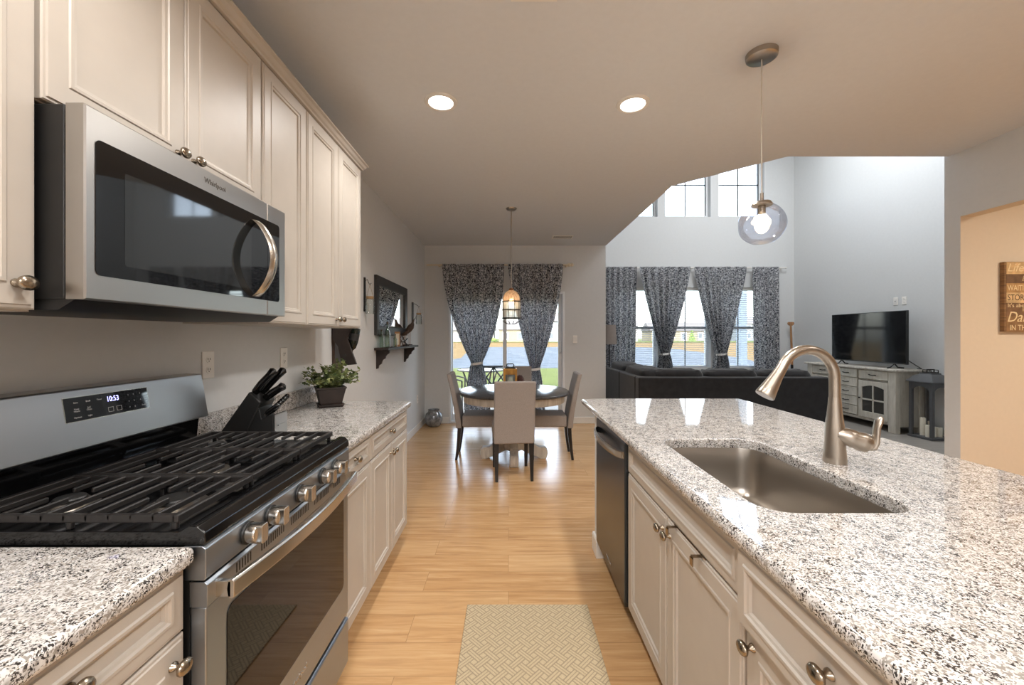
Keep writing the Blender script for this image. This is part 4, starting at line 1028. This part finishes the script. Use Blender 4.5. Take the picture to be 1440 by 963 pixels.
curtain('window_curtain', 'straight navy print curtain at the right end of the living room windows', G2, yl, Z(375, yl), zb, (X(1057, yl), X(1095, yl)), None, (X(1060, yl), X(1096, yl)), 5, .04, 1.0)
yl = 8.075
t = thing('curtain_rod', 'slim curtain rod over the living room windows', 'curtain rod', (X(975, yl), yl, Z(376, yl)))
z = Z(376.5, yl); B(off=t.location).cyl((X(842, yl), yl, z), (X(1104, yl), yl, z), .011, n=10).build('pole', M['plastic'], t)
for px in (1104,): B(off=t.location).ball((X(px, yl)+.015, yl, z), .019).build('finial', M['plastic'], t)
for px in (858, 974, 1100): B(off=t.location).box((X(px, yl)-.008, yl, z-.012), (X(px, yl)+.008, YL, z+.012)).build('rod_bracket', M['plastic'], t)
BL = N('blind_slat'); BL.t.nodes.remove(BL.b); d_ = BL.n('BsdfDiffuse'); d_.inputs[0].default_value = (.85, .86, .87, 1); tl_ = BL.n('BsdfTranslucent'); tl_.inputs[0].default_value = (.8, .82, .84, 1); mx_ = BL.n('MixShader'); mx_.inputs[0].default_value = .3
BL.t.links.new(d_.outputs[0], mx_.inputs[1]); BL.t.links.new(tl_.outputs[0], mx_.inputs[2]); BL.t.links.new(mx_.outputs[0], BL.out.inputs[0])
for c, nm in zip(WC, ('left', 'middle', 'right')):
    t = thing('window_blind', 'white slatted blind in the %s living room window' % nm, 'blind', (c, 8.19, LZ0), 0, 'white window blinds')
    h = LZ1-LZ0; wd = WW/2-.012
    B().box((-wd, -.025, h-.055), (wd, .025, h)).build('headrail', M['white'], t, bevel=.003)
    b = B(); nn = int((h-.08)/.043)
    for k in range(nn):
        z = .03+k*.043; b.loops([[(-wd, -.024, z+.003), (-wd, .0, z+.0075), (-wd, .024, z-.002), (-wd, .0, z+.006)], [(wd, -.024, z+.003), (wd, .0, z+.0075), (wd, .024, z-.002), (wd, .0, z+.006)]])
    b.build('slats', BL.mat, t, smooth=0)
    B().box((-wd, -.02, 0.001), (wd, .02, .018)).build('bottom_rail', M['white'], t, bevel=.003)
    b = B()
    for x in (-wd*.6, wd*.6): b.box((x-.001, -.0245, .01), (x+.001, -.0235, h-.05))
    b.build('ladder_cord', M['white'], t, smooth=0)

# ================================================================== DINING SET
t = thing('dining_table', 'round dining table with a dark plank top and white pedestal base', 'table', (.06, 4.48, 0))
def supel(a, b_, n, N_=72): return [(a*abs(math.cos(2*PI*k/N_))**(2/n)*(1 if math.cos(2*PI*k/N_) >= 0 else -1), b_*abs(math.sin(2*PI*k/N_))**(2/n)*(1 if math.sin(2*PI*k/N_) >= 0 else -1)) for k in range(N_)]
def disc(b, rows): b.loops([[(x, y, z) for x, y in supel(a, c_, 2.35)] for a, c_, z in rows])
b = B(); disc(b, [(.595, .565, .722), (.603, .573, .727), (.605, .575, .735), (.603, .573, .745), (.597, .567, .749)]); b.build('table_top', M['tabletop'], t, smooth=50)
b = B(); disc(b, [(.545, .515, .640), (.55, .52, .645), (.55, .52, .7215)]); b.build('apron', M['whitewash'], t, smooth=50)
b = B(); b.lathe([(.001, .10), (.10, .10), (.12, .13), (.125, .20), (.09, .25), (.07, .32), (.085, .42), (.12, .50), (.13, .56), (.10, .60), (.16, .63), (.16, .6395), (.001, .6395)], cap=False, n=32); b.build('pedestal', M['whitewash'], t, smooth=50)
for k in range(4):
    b = B(mat=Matrix.Rotation(k*PI/2, 4, 'Z'))
    prf = [(.04, .12), (.04, .27), (.12, .25), (.20, .17), (.28, .125), (.315, .128), (.345, .122), (.366, .10), (.372, .065), (.36, .02), (.345, .001), (.29, .001), (.26, .02), (.18, .05)]
    b.prism(prf, -.045, .045, 'y'); b.build('foot', M['whitewash'], t, bevel=.006)
def make_chair():
    t = thing('dining_chair', 'grey upholstered dining chair at the near side of the table, its back to the camera', 'chair', (0, 0, 0), 0, 'grey upholstered dining chairs')
    wd = .190
    b = B(); b.box((-wd, -.17, .36), (wd, .235, .485)); b.build('seat', M['chairfab'], t, bevel=.018, seg=3)
    b = B(); L = []
    for k in range(9):
        u = k/8; z = .345+.590*u; off = -.175-.115*u**1.35; th = .062-.014*u
        L.append([(-wd, off, z), (wd, off, z), (wd, off-th, z), (-wd, off-th, z)])
    b.loops(L); b.build('backrest', M['chairfab'], t, bevel=.014, seg=3)
    for sx in (-1, 1):
        b = B(); x = sx*(wd-.026); L = []
        for z, y, h in ((.0, -.235, .013), (.12, -.218, .016), (.25, -.205, .019), (.36, -.198, .021)): L.append([(x-h, y-h, z), (x+h, y-h, z), (x+h, y+h, z), (x-h, y+h, z)])
        b.loops(L); b.build('leg', M['chairleg'], t, bevel=.002)
        b = B(); L = []
        for z, h in ((.0, .014), (.36, .021)): L.append([(x-h, .20-h, z), (x+h, .20-h, z), (x+h, .20+h, z), (x-h, .20+h, z)])
        b.loops(L); b.build('leg', M['chairleg'], t, bevel=.002)
    return t
c0 = make_chair(); c0.location = (.035, 3.985, 0); c0.rotation_euler.z = .085
dup(c0, (-.335, 4.57, 0), -PI/2+.02, 'grey upholstered dining chair at the left side of the table, in profile')
dup(c0, (.465, 4.57, 0), PI/2-.02, 'grey upholstered dining chair at the right side of the table, in profile')
dup(c0, (.125, 5.24, 0), PI, 'grey upholstered dining chair at the far side of the table, facing the camera')
# table lantern and ornament
t = thing('table_lantern', 'small amber wood lantern with a black top on the dining table', 'lantern', (X(717.5, 4.5), 4.5, .749))
b = B(); h = .075
b.box((-h, -h, 0), (h, h, .015)); b.box((-h, -h, .215), (h, h, .24))
for sx in (-1, 1):
    for sy in (-1, 1): b.box((min(sx*h, sx*(h-.022)), min(sy*h, sy*(h-.022)), .0151), (max(sx*h, sx*(h-.022)), max(sy*h, sy*(h-.022)), .2149))
g = h-.022; b.box((-g, -h+.001, .175), (g, -h+.012, .214)); b.box((-g, h-.012, .175), (g, h-.001, .214)); b.box((-h+.001, -g, .175), (-h+.012, g, .214)); b.box((h-.012, -g, .175), (h-.001, g, .214))
b.build('lantern_frame', M['amberwood'], t, bevel=.002)
b = B(); b.loops([[(sx*q, sy*q, z) for sx, sy in ((-1, -1), (1, -1), (1, 1), (-1, 1))] for q, z in ((.06, .24), (.05, .252), (.03, .258))]); b.tube([(-.035, 0, .255), (-.042, 0, .275), (-.03, 0, .288), (.03, 0, .288), (.042, 0, .275), (.035, 0, .255)], .006, 8); b.build('lantern_cap', M['blackm'], t)
b = B()
for y in (-h+.004, h-.004): b.box((-h+.02, y-.001, .015), (h-.02, y+.001, .18))
b.build('pane', M['clear'], t, smooth=0)
c_ = thing('pillar_candle', 'white pillar candle inside the amber lantern on the dining table', 'candle', (X(717.5, 4.5), 4.5, .7645)); B().lathe([(.001, 0), (.032, 0), (.032, .13), (.028, .133), (.001, .130)], cap=False).build('wax', M['candle'], c_); B().cyl((0, 0, .128), (0, 0, .142), .0012, n=6).build('wick', M['slot'], c_)
t = thing('decorative_pine_cone', 'dark red brown ornament beside the lantern on the dining table', 'ornament', (X(731, 4.75), 4.75, .749))
b = B(); b.lathe([(.001, 0), (.03, .004), (.045, .04), (.04, .09), (.022, .125), (.001, .14)], cap=False, n=16)
for k in range(70):
    q = k/70; a = k*2.4; r_ = .046*math.sin(PI*(.12+.83*q))+.004; z = .01+.125*q; c2 = Vector((math.cos(a), math.sin(a), 0)); p = c2*r_+Vector((0, 0, z)); s_ = Vector((-c2.y, c2.x, 0))
    b.f([b.v(p-s_*.009), b.v(p+c2*.010+Vector((0, 0, .008))), b.v(p+s_*.009), b.v(p-c2*.004+Vector((0, 0, .012)))])
b.build('cone_scales', flat('dark_red_brown', '4A2A26', .7, var=.25), t)

# ================================================================== LIVING ROOM
def puff(b, lo, hi, e=.35, n=20, m=12, sag=0):
    c = [(p+q)/2 for p, q in zip(lo, hi)]; h = [(q-p)/2 for p, q in zip(lo, hi)]
    sp = lambda v: math.copysign(abs(v)**e, v)
    L = []
    for i in range(m+1):
        t_ = -PI/2+PI*(i/m)*.996+.006; L.append([(c[0]+h[0]*sp(math.cos(t_))*sp(math.cos(2*PI*k/n)), c[1]+h[1]*sp(math.cos(t_))*sp(math.sin(2*PI*k/n)), c[2]+h[2]*sp(math.sin(t_))+.012*math.sin(7*k+3*i)*(1 if i > m*.6 else 0)) for k in range(n)])
    return b.loops(L)
SF = M['sofa']; sx0, sx1, sy0, sy1 = 1.77, 4.36, 5.50, 7.40
t = thing('sectional_sofa', 'large charcoal sectional sofa seen from behind across the living room', 'sofa', ((sx0+sx1)/2, sy0+.5, 0))
def part(nm, lo, hi, bev=.02): return B(off=t.location).box(lo, hi).build(nm, SF, t, bevel=bev, seg=3)
part('base', (sx0+.01, sy0+.02, .05), (sx1-.01, sy0+.95, .28)); part('base', (sx0+.01, sy0+.95, .05), (sx0+.95, sy1, .28))
part('back_frame', (sx0, sy0, .05), (sx1, sy0+.17, .785))
part('back_frame', (sx0, sy0+.172, .05), (sx0+.17, 6.48, .785)); part('back_frame', (sx0, 6.483, .05), (sx0+.17, sy1, .785))
part('armrest', (sx1-.20, sy0+.172, .05), (sx1, sy0+.95, .60)); part('armrest', (sx0+.172, sy1-.2, .05), (sx0+.95, sy1, .60))
for a, c_ in ((2.72, 3.43), (3.44, 4.15)): B(off=t.location).box((a, sy0+.18, .285), (c_, sy0+.97, .46)).build('seat_cushion', SF, t, bevel=.04, seg=3)
for a, c_ in ((sy0+.18, 6.48), (6.49, 7.19)): B(off=t.location).box((sx0+.18, a, .285), (sx0+.97, c_, .46)).build('seat_cushion', SF, t, bevel=.04, seg=3)
for a, c_, zt in ((1.98, 2.72, .885), (2.73, 3.47, .880), (3.48, 4.22, .875)):
    puff(b := B(off=t.location), (a, sy0+.09, .47), (c_, sy0+.40, zt), .35); b.build('back_cushion', SF, t, smooth=80)
for a, c_, zt in ((5.60, 6.50, .895), (6.51, 7.36, .90)):
    puff(b := B(off=t.location), (sx0+.07, a, .47), (sx0+.40, c_, zt), .35); b.build('back_cushion', SF, t, smooth=80)
for x, y in ((sx0+.08, sy0+.08), (sx1-.08, sy0+.08), (sx0+.08, sy1-.08), (sx1-.08, sy0+.87), (sx0+.87, sy1-.08)): B(off=t.location).cyl((x, y, 0), (x, y, .055), .022, n=12).build('leg', M['chairleg'], t)

# media console
t = thing('media_console', 'antique white media console with drawers and glass doors under the television', 'console', (5.31, 6.38, 0), -PI/2)
A = M['antique']; hl, dp = .82, .40
b = B()
for x in (-hl, hl-.11):
    B().box((x, 0, 0), (x+.11, .07, .855)).build('corner_post', A, t, bevel=.004); B().box((x, dp-.07, 0), (x+.11, dp, .855)).build('corner_post', A, t, bevel=.004)
b = B(); b.box((-hl+.02, .045, .09), (hl-.02, dp-.02, .11)); b.box((-hl+.02, dp-.03, .09), (hl-.02, dp-.015, .855)); b.box((-hl+.015, .07, .09), (-hl+.035, dp-.07, .855)); b.box((hl-.035, .07, .09), (hl-.015, dp-.07, .855)); b.box((-.225, .045, .10), (-.205, dp-.03, .855)); b.box((.205, .045, .10), (.225, dp-.03, .855)); b.box((-hl+.1, .018, .10), (hl-.1, .05, .135)); b.box((-hl+.1, .018, .838), (hl-.1, .05, .855))
b.box((-.205, .05, .11), (.205, .3, .855)); b.box((-hl+.1, .03, .690), (-.2, .3, .705)); b.box((.2, .03, .690), (hl-.1, .3, .705))
b.build('console_body', A, t, bevel=.002)
B().box((-hl-.04, -.03, .855), (hl+.04, dp+.02, .885)).build('console_top', M['whitewash'], t, bevel=.006)
def cdrawer(x0, x1, z0, z1):
    b = B(); b.rings(x0, x1, z0, z1, [(0, .045), (0, .006), (.006, 0), (.012, .0), (.016, .004)], lambda u, v, o: (u, o, v)); d = b.build('drawer', A, t, smooth=20)
    c_ = (x0+x1)/2; zc = (z0+z1)/2
    B().tube([(c_-.05, 0.004, zc), (c_-.045, -.018, zc), (c_-.02, -.02, zc-.004), (c_+.02, -.02, zc-.004), (c_+.045, -.018, zc), (c_+.05, 0.004, zc)], .006, 8).build('pull', M['bronze'], d)
for x0, x1 in ((-hl+.115, -.228), (.228, hl-.115)): cdrawer(x0, x1, .712, .845)
for k in range(5): z1 = .845-k*.141; cdrawer(-.198, .198, z1-.133, z1)
for x0, x1, hs in ((-hl+.115, -.228, 1), (.228, hl-.115, -1)):
    b = B(); z0, z1 = .14, .685; fw = .06
    b.box((x0, 0, z0), (x0+fw, .025, z1)); b.box((x1-fw, 0, z0), (x1, .025, z1)); b.box((x0+fw, 0, z0), (x1-fw, .025, z0+.09)); xm = (x0+x1)/2
    hw2 = (x1-x0)/2-fw; arc = [(x0+fw, z1), (x0+fw, z1-.10)]+[(xm+hw2*(-1+2*k/12), z1-.10+.035*math.sin(PI*k/12)) for k in range(1, 12)]+[(x1-fw, z1-.10), (x1-fw, z1)]
    b.prism(arc, 0, .025, 'y'); b.box((xm-.011, .004, z0+.08), (xm+.011, .02, z1-.06)); b.box((x0+.05, .004, (z0+z1)/2-.015), (x1-.05, .02, (z0+z1)/2+.007))
    d = b.build('door', A, t, bevel=.002)
    B().box((x0+fw-.01, .012, z0+.08), (x1-fw+.01, .015, z1-.06)).build('pane', flat('dark_cabinet_glass', '3A3835', .12), d, smooth=0)
    B().lathe([(.001, -.022), (.012, -.02), (.012, -.012), (.005, -.008), (.005, 0)], (x0+.03 if hs < 0 else x1-.03, 0, .42), 'y', 14).build('door_knob', M['bronze'], d)
# television
t = thing('television', 'black flat screen television standing on the media console', 'television', (5.44, 6.18, .885), -PI/2)
B().box((-.64, 0, .068), (.64, .035, .815)).build('tv_housing', M['blackm'], t, bevel=.004); B().box((-.30, .03, .12), (.30, .065, .50)).build('rear_housing', M['blackm'], t, bevel=.01)
B().box((-.630, -.0015, .085), (.630, .003, .806)).build('screen', M['screen'], t, smooth=0)
for sx in (-1, 1):
    b = B(); x = sx*.45; b.tube([(x, .015, .075), (x, -.04, .02), (x+sx*.02, -.10, .012)], .009, 8); b.tube([(x, .015, .075), (x, .06, .02), (x+sx*.02, .13, .012)], .009, 8); b.build('stand_foot', M['blackm'], t)
tag(B().tube([(5.49, 5.60, 1.03), (5.56, 5.54, .95), (5.66, 5.55, .895), (5.69, 5.64, .8925)], .006, 8).build('power_cable', M['blackm']), 'thin black cable dropping behind the right end of the television', 'cable')
# floor lantern with candles
lx, ly = 5.565, 5.345
t = thing('floor_lantern', 'large grey wooden lantern standing on the floor beside the media console', 'lantern', (lx, ly, 0), .06)
GL = M['lanterngrey']; h = .145
B().box((-h-.01, -h-.01, 0), (h+.01, h+.01, .03)).build('base', GL, t, bevel=.004)
for sx in (-1, 1):
    for sy in (-1, 1): x, y = sx*(h-.018), sy*(h-.018); B().box((x-.018, y-.018, .03), (x+.018, y+.018, .74)).build('post', GL, t, bevel=.003)
b = B(); arc = [(-h+.03, .60)]+[(-(h-.03)*math.cos(PI*k/10), .60+.085*math.sin(PI*k/10)) for k in range(1, 10)]+[(h-.03, .60), (h-.03, .74), (-h+.03, .74)]
for s_ in (-1, 1):
    y = s_*(h-.012); b.prism(arc, y-.008, y+.008, 'y'); b.prism(arc, y-.008, y+.008, 'x')
b.build('arched_rail', GL, t)
b = B(); b.loops([[(sx*q, sy*q, z) for sx, sy in ((-1, -1), (1, -1), (1, 1), (-1, 1))] for q, z in ((h+.022, .735), (h+.022, .75), (h-.03, .82), (.07, .845), (.07, .86))]); b.build('lantern_roof', GL, t, bevel=.003)
b = B(); b.box((-.055, -.055, .86), (.055, .055, .872)); b.tube([(-.05, 0, .87), (-.05, 0, .905), (.05, 0, .905), (.05, 0, .87)], .007, 8)
for sx in (-1, 1): b.tube([(sx*.05, -.05, .872), (sx*.05, -.05, .90), (sx*.05, .05, .90), (sx*.05, .05, .872)], .005, 8)
b.build('top_handle', M['bronze'], t)
for (dx_, dy_, r_, hh_, lb) in ((-.085, -.055, .030, .15, 'white candle in the floor lantern, front left'), (-.055, .045, .030, .23, 'tallest white candle in the floor lantern, at the back left'), (-.01, -.045, .028, .13, 'white candle in the floor lantern, behind its front post'), (.055, .05, .028, .18, 'white candle in the floor lantern, back right'), (.055, -.055, .034, .12, 'short wide white candle in the floor lantern, front right')):
    c_ = thing('pillar_candle', lb, 'candle', (lx+dx_, ly+dy_, .0302), 0, 'candles in the floor lantern')
    B().lathe([(.001, 0), (r_, 0), (r_, hh_), (r_*.85, hh_+.002), (.001, hh_-.004)], cap=False, n=20).build('wax', M['candle'], c_); B().cyl((0, 0, hh_-.006), (0, 0, hh_+.01), .0013, n=6).build('wick', M['slot'], c_)
# wooden oar in the corner
oy = 7.98; ox = X(1114.5, oy)
t = thing('wooden_oar', 'wooden oar with a T grip standing upright in the living room corner', 'oar', (ox, oy, 0))
B().tube([(0, 0, .45), (0, .02, 1.0), (0, .05, 1.57)], [.020, .019, .017], 12).build('shaft', M['oak'], t)
b = B(); b.prism([(-.055, 1.575), (-.06, 1.60), (-.05, 1.625), (.05, 1.625), (.06, 1.60), (.055, 1.575), (.025, 1.55), (-.025, 1.55)], .03, .07, 'y'); b.build('grip', M['oak'], t, bevel=.008)
b = B(); b.prism([(-.025, .55), (-.07, .42), (-.08, .15), (-.06, .03), (0, .002), (.06, .03), (.08, .15), (.07, .42), (.025, .55)], -.012, .012, 'y'); b.build('paddle', M['signwood'], t, bevel=.008)
B().tube([(0, .012, .70), (0, .014, .78)], .0225, 12).build('binding', M['blackm'], t)
# floor lamp
lx, ly = X(857, 7.68), 7.68
t = thing('floor_lamp', 'floor lamp with a taupe drum shade in the living room corner behind the sofa', 'floor lamp', (lx, ly, 0))
B().lathe([(.001, 0), (.14, 0), (.14, .018), (.02, .03), (.001, .03)], cap=False).build('base', M['bronze'], t); B().cyl((0, 0, .03), (0, 0, 1.40), .011, n=12).build('pole', M['bronze'], t)
B().lathe([(.115, 1.555), (.14, 1.19), (.137, 1.19), (.112, 1.555)], cap=False, n=36).build('lamp_shade', flat('taupe_shade', '8C8078', .9), t)
B().lathe([(.001, 1.40), (.012, 1.40), (.012, 1.56), (.001, 1.57)], cap=False, n=12).build('socket', M['bronze'], t)
b = B()
for k in range(3): b.tube([(0, 0, 1.54), (.114*math.cos(k*2.094), .114*math.sin(k*2.094), 1.54)], .003, 6)
b.build('shade_spider', M['bronze'], t)

# ================================================================== HALL SIGN
sy = YH-.032; s0x = X(1412.5, sy); k7 = lambda v: Z(350+v/7.41, sy)
t = thing('wall_sign', 'wooden plank wall sign with words about storm and rain on the beige hall wall', 'sign', (s0x+.21, YH, k7(862)))
B(off=t.location).box((s0x, sy, k7(862)), (s0x+.42, YH-.001, k7(133))).build('sign_board', M['signwood'], t, bevel=.003)
for v0, v1, col in ((138, 262, 'C9A97C'), (262, 358, '6E543E'), (358, 455, 'B08A5C'), (455, 562, 'CDB084'), (562, 700, '7A5C42'), (700, 862, '8A6A48')):
    B(off=t.location).box((s0x+.014, sy-.0014, k7(v1)), (s0x+.418, sy+.001, k7(v0))).build('painted_band', flat('sign_band_'+col, col, .8, var=.22, scale=25), t, smooth=0)
inkd, inkl = flat('sign_ink_dark', '4A3828', .8), flat('sign_ink_light', 'E6D2A8', .8)
def stext(body, px, v, size, mat, shear=0, sx=1.0):
    m4 = Matrix.Translation(Vector((X(px, sy), sy-.0018, k7(v)))-t.location) @ R4 @ Matrix(((1, shear, 0, 0), (0, 1, 0, 0), (0, 0, 1, 0), (0, 0, 0, 1)))
    text_build('lettering', body, size, mat, t, m4, extrude=.0003, align='LEFT', sx=sx)
stext('Life', 1417, 198, .085, inkl, .3); stext("isn't about", 1437.5, 308, .06, inkl, .2, .8); stext('WAITING for the', 1416.5, 408, .060, inkl, 0, .72); stext('STORM to pass', 1416.5, 508, .064, inkd, 0, .78)
stext("It's about", 1416.5, 590, .040, inkl, 0, 1.1); stext('learning to', 1437.5, 632, .04, inkl, 0, 1); stext('Dance', 1417, 712, .110, inkl, .3, .9); stext('IN THE RAIN', 1419.5, 822, .058, inkl, 0, .8)
